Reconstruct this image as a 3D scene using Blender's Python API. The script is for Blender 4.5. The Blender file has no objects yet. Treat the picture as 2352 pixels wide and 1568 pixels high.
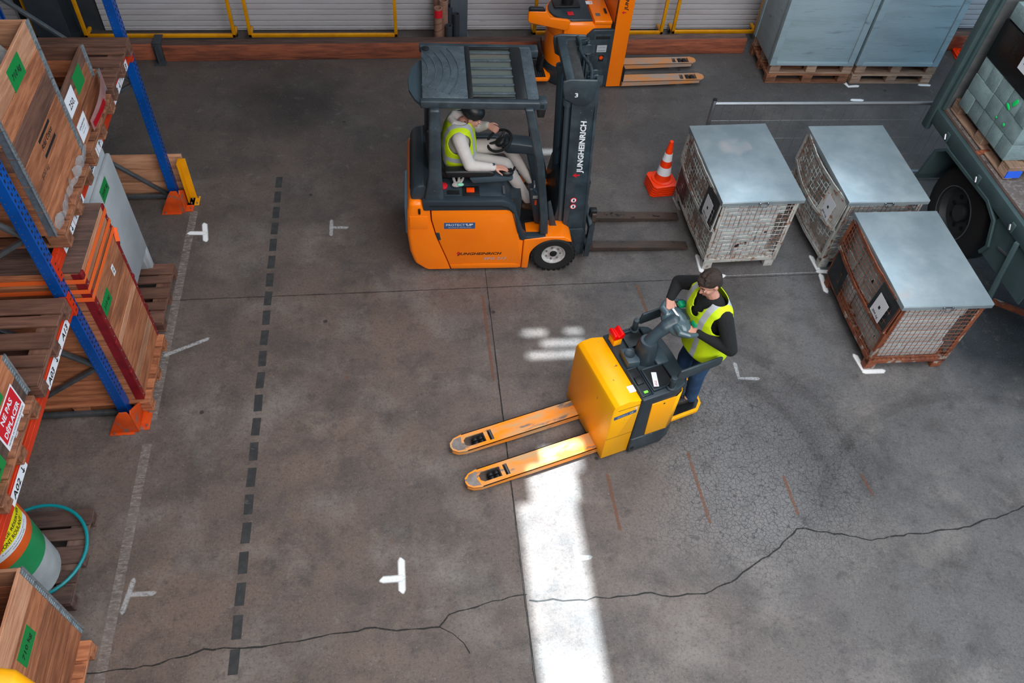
import bpy, bmesh, math, random
from mathutils import Vector, Matrix, Euler
random.seed(7)
C = bpy.context.scene
COL = C.collection
pi = math.pi
R = math.radians

# ------------------------------------------------------------------ camera
cam = bpy.data.cameras.new('camera'); cam_o = bpy.data.objects.new('camera', cam); COL.objects.link(cam_o)
_p, _r, _y = R(50.794), R(-5.462), R(10.531)
_F = Vector((math.cos(_p)*math.sin(_y), math.cos(_p)*math.cos(_y), -math.sin(_p)))
_Rt = Vector((math.cos(_y), -math.sin(_y), 0)); _D = _F.cross(_Rt)
_rt = _Rt*math.cos(_r)+_D*math.sin(_r); _dn = -_Rt*math.sin(_r)+_D*math.cos(_r)
M = Matrix((( _rt.x, -_dn.x, -_F.x, 0), (_rt.y, -_dn.y, -_F.y, 0), (_rt.z, -_dn.z, -_F.z, 0), (0, 0, 0, 1)))
M.translation = Vector((0, 0, 6.316))
cam_o.matrix_world = M
cam.lens = 28.39; cam.sensor_width = 36; cam.clip_start = .05; cam.clip_end = 200
C.camera = cam_o

# ------------------------------------------------------------------ light
vs = C.view_settings
vs.view_transform = 'Standard'; vs.look = 'None'; vs.exposure = 0.0; vs.gamma = 1.0; vs.use_curve_mapping = False
w = bpy.data.worlds.new('world'); C.world = w; w.use_nodes = True
w.node_tree.nodes['Background'].inputs[0].default_value = (.50, .62, .78, 1)
w.node_tree.nodes['Background'].inputs[1].default_value = .16

def lamp(name, kind, loc, target=None, **kw):
    l = bpy.data.lights.new(name, kind); o = bpy.data.objects.new(name, l); COL.objects.link(o)
    for k, v in kw.items(): setattr(l, k, v)
    o.location = loc
    if target is not None:
        o.rotation_euler = (Vector(target)-Vector(loc)).to_track_quat('-Z', 'Y').to_euler()
    return o
SUN = Vector((-.03, .10, 1)).normalized()
lamp('sun', 'SUN', (0, 0, 20), (Vector((0, 0, 20))-SUN*5), energy=21, color=(.78, .93, 1), angle=.013)
# strip skylights under the hall roof
for i, (x, y, sx, sy, e, col) in enumerate(((3.4, 2.2, 4.5, 6.5, 520, (.88, .95, 1)), (-.6, 3.4, 2.5, 9, 125, (1, .93, .86)), (5.6, 9.6, 4.5, 3.5, 240, (.74, .88, 1)))):
    lamp('roof_light', 'AREA', (x, y, 8.8), (x, y, 0), shape='RECTANGLE', size=sx, size_y=sy, energy=e, color=col)
# added fill behind the camera, brightens the faces turned towards it
lamp('front_fill', 'AREA', (3.4, -2.6, 6.6), (2.9, 5.5, .8), shape='RECTANGLE', size=8, size_y=3, energy=660, color=(1, .97, .94))
# open loading door on the right
lamp('loading_door_light', 'AREA', (12.5, 2.5, 3.0), (4.0, 5.0, .6), shape='RECTANGLE', size=6, size_y=4.5, energy=360, color=(.42, .74, 1))

# ------------------------------------------------------------------ helpers
def tag(o, label=None, cat=None, group=None, kind=None):
    if label: o['label'] = label
    if cat: o['category'] = cat
    if group: o['group'] = group
    if kind: o['kind'] = kind
    return o
def thing(name, label, cat, loc=(0, 0, 0), rz=0, group=None):
    o = bpy.data.objects.new(name, None); COL.objects.link(o)
    o.empty_display_size = .1
    o.location = loc; o.rotation_euler = (0, 0, rz)
    return tag(o, label, cat, group)
def frame(p0, p1):
    d = (Vector(p1)-Vector(p0)); L = d.length; d.normalize()
    a = Vector((0, 0, 1)) if abs(d.z) < .9 else Vector((1, 0, 0))
    x = a.cross(d).normalized(); y = d.cross(x)
    return x, y, d, L
class MB:
    OFF = Vector((0, 0, 0))
    def __init__(s): s.v = []; s.f = []; s.X = None
    def add(s, vs_, fs):
        n = len(s.v)
        for p in vs_:
            p = Vector(p)
            if s.X is not None: p = s.X @ p
            s.v.append(p)
        s.f += [tuple(i+n for i in f) for f in fs]; return s
    def bb(s, x0, x1, y0, y1, z0, z1):
        return s.add([(x, y, z) for z in (z0, z1) for y in (y0, y1) for x in (x0, x1)],
                     [(0, 2, 3, 1), (4, 5, 7, 6), (0, 1, 5, 4), (2, 6, 7, 3), (0, 4, 6, 2), (1, 3, 7, 5)])
    def bx(s, c, d, rot=None):
        h = [q/2 for q in d]; m = rot if rot is not None else Matrix.Identity(3)
        c = Vector(c)
        return s.add([c+m@Vector((x*h[0], y*h[1], z*h[2])) for z in (-1, 1) for y in (-1, 1) for x in (-1, 1)],
                     [(0, 2, 3, 1), (4, 5, 7, 6), (0, 1, 5, 4), (2, 6, 7, 3), (0, 4, 6, 2), (1, 3, 7, 5)])
    def bar(s, p0, p1, w, h, up=(0, 0, 1)):
        d = Vector(p1)-Vector(p0); L = d.length; d.normalize(); u = Vector(up)
        x = d.cross(u).normalized(); u = x.cross(d)
        m = Matrix((x, d, u)).transposed()
        return s.bx((Vector(p0)+Vector(p1))/2, (w, L, h), m)
    def cyl(s, p0, p1, r0, r1=None, n=16, cap=True):
        r1 = r0 if r1 is None else r1
        x, y, d, L = frame(p0, p1); vs_ = []
        for p, r in ((p0, r0), (p1, r1)):
            for i in range(n):
                a = 2*pi*i/n; vs_.append(Vector(p)+x*(r*math.cos(a))+y*(r*math.sin(a)))
        fs = [(i, (i+1) % n, n+(i+1) % n, n+i) for i in range(n)]
        if cap: fs += [tuple(range(n))[::-1], tuple(range(n, 2*n))]
        return s.add(vs_, fs)
    def tube(s, pts, r, n=8, closed=False):
        pts = [Vector(p) for p in pts]; N = len(pts); vs_ = []; px = None
        for k, p in enumerate(pts):
            a = pts[(k-1) % N] if (k or closed) else p; b = pts[(k+1) % N] if (k < N-1 or closed) else p
            d = (b-a).normalized()
            if px is None: x = frame((0, 0, 0), d)[0]
            else: x = (px-d*px.dot(d)).normalized()
            px = x; y = d.cross(x); rr = r[k] if isinstance(r, (list, tuple)) else r
            for i in range(n):
                t = 2*pi*i/n; vs_.append(p+x*(rr*math.cos(t))+y*(rr*math.sin(t)))
        fs = []
        for k in range(N if closed else N-1):
            for i in range(n):
                fs.append((k*n+i, k*n+(i+1) % n, ((k+1) % N)*n+(i+1) % n, ((k+1) % N)*n+i))
        if not closed: fs += [tuple(range(n))[::-1], tuple(range((N-1)*n, N*n))]
        return s.add(vs_, fs)
    def prism(s, poly, ax, a, b):
        n = len(poly)
        def q(p, t): return {'x': (t, p[0], p[1]), 'y': (p[0], t, p[1]), 'z': (p[0], p[1], t)}[ax]
        return s.add([q(p, a) for p in poly]+[q(p, b) for p in poly],
                     [tuple(range(n))[::-1], tuple(range(n, 2*n))]+[(i, (i+1) % n, n+(i+1) % n, n+i) for i in range(n)])
    def lathe(s, prof, org=(0, 0, 0), n=24, ax=(0, 0, 1), close=False, cap=True):
        x, y, d, _ = frame((0, 0, 0), ax); o = Vector(org); vs_ = []
        for r, h in prof:
            for i in range(n):
                t = 2*pi*i/n; vs_.append(o+d*h+x*(r*math.cos(t))+y*(r*math.sin(t)))
        K = len(prof); fs = []
        for k in range(K if close else K-1):
            for i in range(n): fs.append((k*n+i, k*n+(i+1) % n, ((k+1) % K)*n+(i+1) % n, ((k+1) % K)*n+i))
        if not close and cap: fs += [tuple(range(n))[::-1], tuple(range((K-1)*n, K*n))]
        return s.add(vs_, fs)
    def loft(s, rings, cap=True):
        n = len(rings[0]); vs_ = [p for r in rings for p in r]; fs = []
        for k in range(len(rings)-1):
            for i in range(n): fs.append((k*n+i, k*n+(i+1) % n, (k+1)*n+(i+1) % n, (k+1)*n+i))
        if cap: fs += [tuple(range(n))[::-1], tuple(range((len(rings)-1)*n, len(rings)*n))]
        return s.add(vs_, fs)
    def ell(s, c, r, rot=(0, 0, 0), n=14, m=10):
        E = Euler(rot).to_matrix(); c = Vector(c); vs_ = []; fs = []
        for j in range(m+1):
            t = pi*j/m
            for i in range(n):
                a = 2*pi*i/n
                vs_.append(c+E@Vector((r[0]*math.sin(t)*math.cos(a), r[1]*math.sin(t)*math.sin(a), r[2]*math.cos(t))))
        for j in range(m):
            for i in range(n):
                fs.append((j*n+i, j*n+(i+1) % n, (j+1)*n+(i+1) % n, (j+1)*n+i))
        return s.add(vs_, fs)
    def cap(s, p0, r0, p1, r1=None, n=12):
        r1 = r0 if r1 is None else r1
        x, y, d, L = frame(p0, p1); p0 = Vector(p0); p1 = Vector(p1); rings = []
        for t in (-1, -.7, -.35, 0):
            rr = r0*math.sqrt(max(0.0004, 1-t*t)); rings.append([p0+d*(t*r0)+x*(rr*math.cos(2*pi*i/n))+y*(rr*math.sin(2*pi*i/n)) for i in range(n)])
        for t in (0, .35, .7, 1):
            rr = r1*math.sqrt(max(0.0004, 1-t*t)); rings.append([p1+d*(t*r1)+x*(rr*math.cos(2*pi*i/n))+y*(rr*math.sin(2*pi*i/n)) for i in range(n)])
        return s.loft(rings)
    def mesh(s, name='m', smooth=35, bevel=0, bsel=None, seg=2):
        me = bpy.data.meshes.new(name)
        me.from_pydata([v-MB.OFF for v in s.v], [], s.f)
        bm = bmesh.new(); bm.from_mesh(me)
        bmesh.ops.remove_doubles(bm, verts=bm.verts, dist=1e-6)
        bmesh.ops.recalc_face_normals(bm, faces=bm.faces)
        if bevel:
            es = [e for e in bm.edges if len(e.link_faces) == 2 and e.calc_face_angle(0) > R(25) and (bsel is None or all(bsel(v.co+MB.OFF) for v in e.verts))]
            bmesh.ops.bevel(bm, geom=es, offset=bevel, segments=seg, profile=.5, affect='EDGES', clamp_overlap=True)
        bm.to_mesh(me); bm.free()
        if smooth:
            me.shade_smooth() if hasattr(me, 'shade_smooth') else None
            me.set_sharp_from_angle(angle=R(smooth))
        return me
    def build(s, name, mat, parent=None, smooth=35, bevel=0, bsel=None, seg=2, label=None, kind=None):
        me = s.mesh(name, smooth, bevel, bsel, seg)
        return put(name, me, mat, parent, label=label, kind=kind)
def put(name, me, mat, parent=None, loc=None, rot=None, label=None, kind=None):
    o = bpy.data.objects.new(name, me); COL.objects.link(o)
    if mat is not None and not me.materials: me.materials.append(mat)
    if parent: o.parent = parent
    if loc is not None: o.location = loc
    if rot is not None: o.rotation_euler = rot
    tag(o, label, kind=kind)
    return o
def kids(o): return [c for c in o.children]
def copy_tree(o, parent=None):
    c = o.copy(); COL.objects.link(c); c.parent = parent
    for ch in kids(o): copy_tree(ch, c)
    return c
def blob(name, mb, mat, parent, voxel=.012, sm=4, label=None, fac=.6):
    """closed shapes in mb fused into one continuous skin"""
    o = put(name+'_tmp', mb.mesh(name, smooth=0), None)
    m = o.modifiers.new('r', 'REMESH'); m.mode = 'VOXEL'; m.voxel_size = voxel
    if sm: q = o.modifiers.new('s', 'SMOOTH'); q.iterations = sm; q.factor = fac
    dg = bpy.context.evaluated_depsgraph_get()
    me = bpy.data.meshes.new_from_object(o.evaluated_get(dg)); me.name = name
    bpy.data.objects.remove(o)
    me.shade_smooth()
    me.materials.clear()
    return put(name, me, mat, parent, label=label)

# ------------------------------------------------------------------ materials
def mat(name, col, rough=.5, metal=0, col2=None, sc=4, lo=.4, hi=.65, col3=None, sc3=12, lo3=.62, hi3=.68, bump=0, bsc=60, st=(1, 1, 1),
        spec=.5, alpha=1, trans=0, emit=None, es=0, rnd=True, var=0, rough3=None, coat=0, det=5):
    m = bpy.data.materials.new(name); m.use_nodes = True; nt = m.node_tree; N = nt.nodes; L = nt.links
    b = N['Principled BSDF']; b.inputs['Roughness'].default_value = rough; b.inputs['Metallic'].default_value = metal
    b.inputs['Specular IOR Level'].default_value = spec; b.inputs['Coat Weight'].default_value = coat
    b.inputs['Base Color'].default_value = (*col, 1)
    if alpha < 1: b.inputs['Alpha'].default_value = alpha
    if trans: b.inputs['Transmission Weight'].default_value = trans
    if emit: b.inputs['Emission Color'].default_value = (*emit, 1); b.inputs['Emission Strength'].default_value = es
    if not (col2 or col3 or bump or var): return m
    tc = N.new('ShaderNodeTexCoord'); mp = N.new('ShaderNodeMapping'); mp.inputs['Scale'].default_value = st
    oi = N.new('ShaderNodeObjectInfo'); src = tc.outputs['Object']
    if rnd:
        ml = N.new('ShaderNodeMath'); ml.operation = 'MULTIPLY'; ml.inputs[1].default_value = 17.3; L.new(oi.outputs['Random'], ml.inputs[0])
        va = N.new('ShaderNodeVectorMath'); va.operation = 'ADD'; L.new(src, va.inputs[0]); L.new(ml.outputs[0], va.inputs[1]); src = va.outputs[0]
    L.new(src, mp.inputs['Vector'])
    cur = None
    def noise(scale, detail=det, rg=.6):
        n = N.new('ShaderNodeTexNoise'); n.inputs['Scale'].default_value = scale; n.inputs['Detail'].default_value = detail
        n.inputs['Roughness'].default_value = rg; L.new(mp.outputs[0], n.inputs['Vector']); return n.outputs['Fac']
    def ramp(src_, a, b_):
        r = N.new('ShaderNodeMapRange'); r.inputs[1].default_value = a; r.inputs[2].default_value = b_; L.new(src_, r.inputs[0]); return r.outputs[0]
    def mix(f, a, c2):
        x = N.new('ShaderNodeMix'); x.data_type = 'RGBA'; L.new(f, x.inputs['Factor'])
        if isinstance(a, tuple): x.inputs[6].default_value = (*a, 1)
        else: L.new(a, x.inputs[6])
        x.inputs[7].default_value = (*c2, 1); return x.outputs[2]
    cur = col
    if col2: cur = mix(ramp(noise(sc), lo, hi), cur, col2)
    if col3:
        f3 = ramp(noise(sc3), lo3, hi3); cur = mix(f3, cur, col3)
        if rough3 is not None:
            mr = N.new('ShaderNodeMapRange'); mr.inputs[3].default_value = rough; mr.inputs[4].default_value = rough3; L.new(f3, mr.inputs[0]); L.new(mr.outputs[0], b.inputs['Roughness'])
            mm = N.new('ShaderNodeMapRange'); mm.inputs[3].default_value = metal; mm.inputs[4].default_value = 0; L.new(f3, mm.inputs[0]); L.new(mm.outputs[0], b.inputs['Metallic'])
    if var:
        hs = N.new('ShaderNodeHueSaturation'); mr = N.new('ShaderNodeMapRange'); mr.inputs[3].default_value = 1-var; mr.inputs[4].default_value = 1+var
        L.new(oi.outputs['Random'], mr.inputs[0]); L.new(mr.outputs[0], hs.inputs['Value'])
        if isinstance(cur, tuple): hs.inputs['Color'].default_value = (*cur, 1)
        else: L.new(cur, hs.inputs['Color'])
        cur = hs.outputs[0]
    if not isinstance(cur, tuple): L.new(cur, b.inputs['Base Color'])
    if bump:
        bp = N.new('ShaderNodeBump'); bp.inputs['Strength'].default_value = bump; bp.inputs['Distance'].default_value = .01
        L.new(noise(bsc, 4), bp.inputs['Height']); L.new(bp.outputs[0], b.inputs['Normal'])
    return m
def wood(name, c1, c2, dark, ax, var=.25, sc=9):
    st = {'x': (.12, 1, 1), 'y': (1, .12, 1), 'z': (1, 1, .12)}[ax]
    return mat(name, c1, .75, col2=c2, sc=26, lo=.40, hi=.60, col3=dark, sc3=5, lo3=.54, hi3=.74, bump=.5, bsc=45, st=st, var=var, spec=.3, det=7)
_W = {}
def wd(kind, ax):
    k = kind+ax
    if k not in _W:
        c = {'pallet': ((.30, .125, .065), (.16, .064, .036), (.085, .04, .024)), 'grey': ((.13, .075, .06), (.075, .045, .038), (.20, .13, .10)),
             'crate': ((.43, .165, .078), (.27, .092, .042), (.11, .042, .024)), 'pale': ((.52, .27, .16), (.40, .18, .10), (.24, .11, .06)),
             'kerb': ((.34, .10, .05), (.20, .06, .035), (.025, .015, .012)), 'lightpal': ((.42, .27, .19), (.29, .17, .115), (.16, .09, .06)),
             'dull': ((.17, .082, .056), (.105, .048, .034), (.055, .03, .023))}[kind]
        _W[k] = wood('wood_'+k, *c, ax)
    return _W[k]
m_orange = mat('orange_paint', (1.0, .215, .0), .3, col2=(.97, .19, .0), sc=2, coat=.3, spec=.4)
m_amber = mat('amber_paint', (1.0, .50, .0), .36, col2=(1.0, .35, .0), sc=1.6, lo=.3, hi=.7, col3=(.16, .12, .07), sc3=13, lo3=.685, hi3=.70, spec=.35, st=(1, 1, .5))
m_amber_worn = mat('worn_amber_paint', (1.0, .29, .0), .45, col2=(.62, .36, .17), sc=4.5, lo=.42, hi=.60, col3=(.22, .17, .15), sc3=7, lo3=.56, hi3=.62, st=(.45, 1.5, 1), det=9)
m_fork_old = mat('worn_pale_orange_paint', (.62, .23, .06), .5, col2=(.36, .27, .22), sc=5, lo=.4, hi=.6, col3=(.60, .20, .02), sc3=6, lo3=.6, hi3=.68, st=(.5, 1.2, 1))
m_char = mat('charcoal_blue_plastic', (.022, .034, .045), .38, col2=(.03, .045, .058), sc=3, spec=.45)
m_char2 = mat('charcoal_steel', (.020, .031, .040), .42, col2=(.04, .058, .07), sc=6, col3=(.10, .13, .145), sc3=30, lo3=.66, hi3=.72)
m_charl = mat('slate_plastic', (.042, .066, .085), .36, spec=.5)
m_roof = mat('wet_roof_plastic', (.05, .070, .085), .3, col2=(.075, .10, .12), sc=9, lo=.45, hi=.6, col3=(.02, .028, .034), sc3=38, lo3=.62, hi3=.66, bump=.6, bsc=90, spec=.6)
m_black = mat('black_plastic', (.008, .009, .011), .42)
m_vblack = mat('matt_black', (.004, .004, .005), .8)
m_rub = mat('tyre_rubber', (.011, .011, .012), .7, bump=.3, bsc=80)
m_chrome = mat('bright_steel', (.6, .62, .65), .22, 1)
m_steel = mat('brushed_steel', (.38, .39, .41), .4, .9)
m_rimw = mat('wheel_rim_paint', (.55, .53, .52), .45, col2=(.35, .33, .32), sc=20)
m_forkst = mat('dark_fork_steel', (.075, .06, .055), .45, .5, col2=(.12, .075, .055), sc=6, col3=(.02, .02, .02), sc3=14, lo3=.6, hi3=.64, st=(.6, 1, 1))
m_galv = mat('galvanised_sheet', (.30, .37, .41), .40, .45, col2=(.46, .53, .56), sc=2.6, lo=.40, hi=.75, col3=(.42, .35, .35), sc3=1.6, lo3=.60, hi3=.74, rough3=.7, bump=.02, bsc=12, var=.08, det=8)
m_galv2 = mat('galvanised_hinge', (.33, .40, .44), .35, .8, col2=(.5, .56, .6), sc=30)
m_rust = mat('rusty_painted_steel', (.30, .085, .035), .7, col2=(.17, .05, .03), sc=9, lo=.4, hi=.6, col3=(.38, .35, .31), sc3=7, lo3=.56, hi3=.62, bump=.3, bsc=70)
m_lrust = mat('flaking_white_steel', (.52, .53, .51), .65, col2=(.40, .39, .36), sc=6, col3=(.27, .10, .05), sc3=11, lo3=.55, hi3=.63, bump=.3, bsc=70)
m_wirer = mat('rusty_wire', (.22, .075, .04), .6, .3, col2=(.33, .13, .07), sc=20, col3=(.35, .34, .33), sc3=5, lo3=.6, hi3=.66)
m_wirew = mat('pale_wire', (.55, .54, .51), .5, .1, col2=(.24, .10, .06), sc=7, lo=.44, hi=.52)
m_rubble = mat('pale_concrete_debris', (.56, .60, .61), .85, col2=(.50, .56, .58), sc=5, col3=(.02, .02, .025), sc3=4.6, lo3=.675, hi3=.685, bump=.9, bsc=14)
m_white = mat('white_card', (.78, .80, .85), .6)
m_ink = mat('black_ink', (.008, .008, .01), .6)
m_green = mat('green_card', (.0, .22, .045), .5)
m_redc = mat('red_card', (.62, .008, .02), .5)
m_red = mat('red_plastic', (.75, .0, .0), .35)
m_blue = mat('rack_blue_paint', (.0, .075, .36), .36, col2=(.0, .055, .27), sc=4, col3=(.05, .10, .2), sc3=40, lo3=.7, hi3=.74)
m_beam = mat('beam_red_orange_paint', (.62, .035, .006), .4, col2=(.5, .03, .005), sc=4, col3=(.2, .03, .02), sc3=20, lo3=.7, hi3=.74)
m_guard = mat('scraped_orange_steel', (.66, .075, .006), .45, col2=(.50, .05, .005), sc=7, col3=(.16, .13, .11), sc3=11, lo3=.58, hi3=.64)
m_yel = mat('yellow_paint', (.80, .34, .0), .4, col2=(.66, .26, .0), sc=5)
m_gal_dark = mat('grey_steel_brace', (.10, .115, .13), .45, .6, col2=(.15, .165, .18), sc=8)
m_dred = mat('dark_red_steel', (.23, .008, .012), .45, col2=(.15, .006, .01), sc=7)
m_strap = mat('orange_strap', (.85, .13, .02), .55)
m_conc = mat('grey_precast_concrete', (.40, .42, .44), .8, col2=(.32, .34, .36), sc=3, lo=.35, hi=.7, col3=(.22, .23, .25), sc3=20, lo3=.7, hi3=.72, bump=.15, bsc=60)
m_block = mat('green_grey_concrete_block', (.27, .37, .38), .9, col2=(.17, .235, .24), sc=6, lo=.35, hi=.7, bump=.9, bsc=90, var=.22)
m_trl = mat('trailer_green_grey_steel', (.045, .078, .082), .5, col2=(.06, .095, .10), sc=4, col3=(.22, .25, .25), sc3=18, lo3=.70, hi3=.73)
m_bed = mat('gritty_trailer_deck', (.14, .11, .10), .85, col2=(.24, .21, .19), sc=26, lo=.5, hi=.62, col3=(.07, .055, .05), sc3=5, bump=.6, bsc=60)
m_slat = mat('roller_door_slat', (.50, .485, .51), .5, .05, col2=(.42, .40, .415), sc=2, lo=.35, hi=.75, col3=(.15, .13, .13), sc3=5, lo3=.68, hi3=.8, st=(.6, 1, 3))
m_colm = mat('dark_steel_column', (.03, .036, .045), .5, col2=(.045, .052, .062), sc=3)
m_colb = mat('blue_grey_column', (.10, .125, .16), .4, .4, col2=(.14, .165, .2), sc=4, st=(1, 1, .3))
m_card = mat('cardboard_tube', (.30, .16, .11), .8, col2=(.22, .11, .08), sc=10)
m_paintc = mat('chipped_pale_blue_paint', (.30, .395, .44), .7, col2=(.235, .31, .345), sc=3.0, lo=.44, hi=.72, col3=(.14, .175, .185), sc3=5, lo3=.60, hi3=.74, st=(.4, 1, 2.6), det=9, bump=.25, bsc=30)
m_cone = mat('cone_orange', (1.0, .05, .0), .4, col2=(.85, .035, .0), sc=6)
m_conew = mat('cone_white_band', (.80, .80, .84), .45)
m_skin = mat('skin', (.55, .27, .20), .5, col2=(.62, .30, .22), sc=9)
m_hv = mat('fluorescent_yellow_vest', (.62, .82, .0), .7, col2=(.50, .70, .0), sc=6, bump=.3, bsc=14)
m_refl = mat('reflective_grey_tape', (.42, .45, .48), .45)
m_sweat = mat('black_fleece', (.008, .009, .010), .95, bump=.6, bsc=25)
m_jean = mat('blue_denim', (.012, .045, .12), .85, col2=(.02, .07, .17), sc=9, bump=.3, bsc=40)
m_hood = mat('off_white_fleece', (.62, .58, .56), .9, col2=(.54, .50, .48), sc=5, bump=.5, bsc=14)
m_hair = mat('dark_brown_hair', (.036, .018, .012), .7, col2=(.014, .009, .007), sc=40, bump=.8, bsc=120)
m_shoe = mat('dark_shoe', (.012, .010, .010), .6, col2=(.03, .025, .022), sc=20)
m_shoeb = mat('brown_shoe', (.045, .022, .014), .6, col2=(.08, .04, .025), sc=20)
m_glass = mat('tinted_roof_glass', (.16, .20, .18), .25, trans=0, alpha=.38, spec=.6)
m_teal = mat('teal_rubber_hose', (.0, .22, .25), .4)
m_dgreen = mat('drum_green_film', (.0, .24, .07), .3, col2=(.02, .30, .11), sc=3)
m_dwhite = mat('drum_grey_white', (.42, .45, .47), .5, col2=(.34, .36, .37), sc=5, col3=(.25, .08, .04), sc3=7, lo3=.69, hi3=.71)
m_dorange = mat('drum_orange_wrap', (.85, .12, .01), .4)
m_yelc = mat('yellow_card', (.80, .70, .0), .5)
m_bwrap = mat('black_stretch_wrap', (.003, .003, .004), .25, bump=.4, bsc=12)
m_dk = mat('dark_grey_tape', (.026, .027, .029), .75, col2=(.04, .04, .042), sc=12, lo=.45, hi=.6, col3=(.09, .085, .08), sc3=14, lo3=.64, hi3=.72)
m_bluest = mat('blue_sticker', (.035, .09, .22), .4)
m_plwrap = mat('clear_plastic_wrap', (.5, .5, .51), .12, alpha=.28, bump=1, bsc=30)
m_led = mat('green_display', (.05, .5, .02), .5, emit=(.2, 1, .05), es=1.5)
m_orbtn = mat('orange_red_switch', (.9, .06, .0), .4)

# ------------------------------------------------------------------ lettering
def fit_text(parent, s, org, xd, ud, mt, w=None, h=None, name='lettering', bold=0, shear=0, both=False):
    cu = bpy.data.curves.new('t', 'FONT'); cu.body = s; cu.offset = bold; cu.shear = shear; cu.extrude = 0; cu.resolution_u = 2
    cu.align_x = 'CENTER'
    to = bpy.data.objects.new('t', cu); COL.objects.link(to)
    me = bpy.data.meshes.new_from_object(to.evaluated_get(bpy.context.evaluated_depsgraph_get()))
    bpy.data.objects.remove(to)
    xs = [v.co.x for v in me.vertices]; ys = [v.co.y for v in me.vertices]
    W_ = max(xs)-min(xs); H_ = max(ys)-min(ys); cx = (max(xs)+min(xs))/2; cy = (max(ys)+min(ys))/2
    sx = w/W_ if w else h/H_; sy = h/H_ if h else sx
    xd = Vector(xd).normalized(); ud = Vector(ud).normalized(); n = xd.cross(ud)
    org = Vector(org)-MB.OFF
    for v in me.vertices:
        v.co = org+xd*((v.co.x-cx)*sx)+ud*((v.co.y-cy)*sy)+n*.0012
    me.name = name; me.materials.clear(); me.materials.append(mt)
    return put(name, me, mt, parent)
def sign(parent, c, xd, ud, w, h, mt, texts=(), name='label', th=.0016, off=.0012, label=None, bend=0):
    """thin card on a face; xd along the writing, ud up the writing; texts: (string, dx, dy, width, height, material)"""
    xd = Vector(xd).normalized(); ud = Vector(ud).normalized(); n = xd.cross(ud); c = Vector(c)+n*off
    mb = MB(); m = Matrix((xd, ud, n)).transposed()
    mb.bx(c, (w, h, th), m)
    o = mb.build(name, mt, parent, smooth=0, label=label)
    for t in texts:
        fit_text(o, t[0], c+xd*t[1]+ud*t[2]+n*(th/2), xd, ud, t[5], t[3], t[4], bold=t[6] if len(t) > 6 else 0.01, shear=t[7] if len(t) > 7 else 0)
    return o
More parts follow.
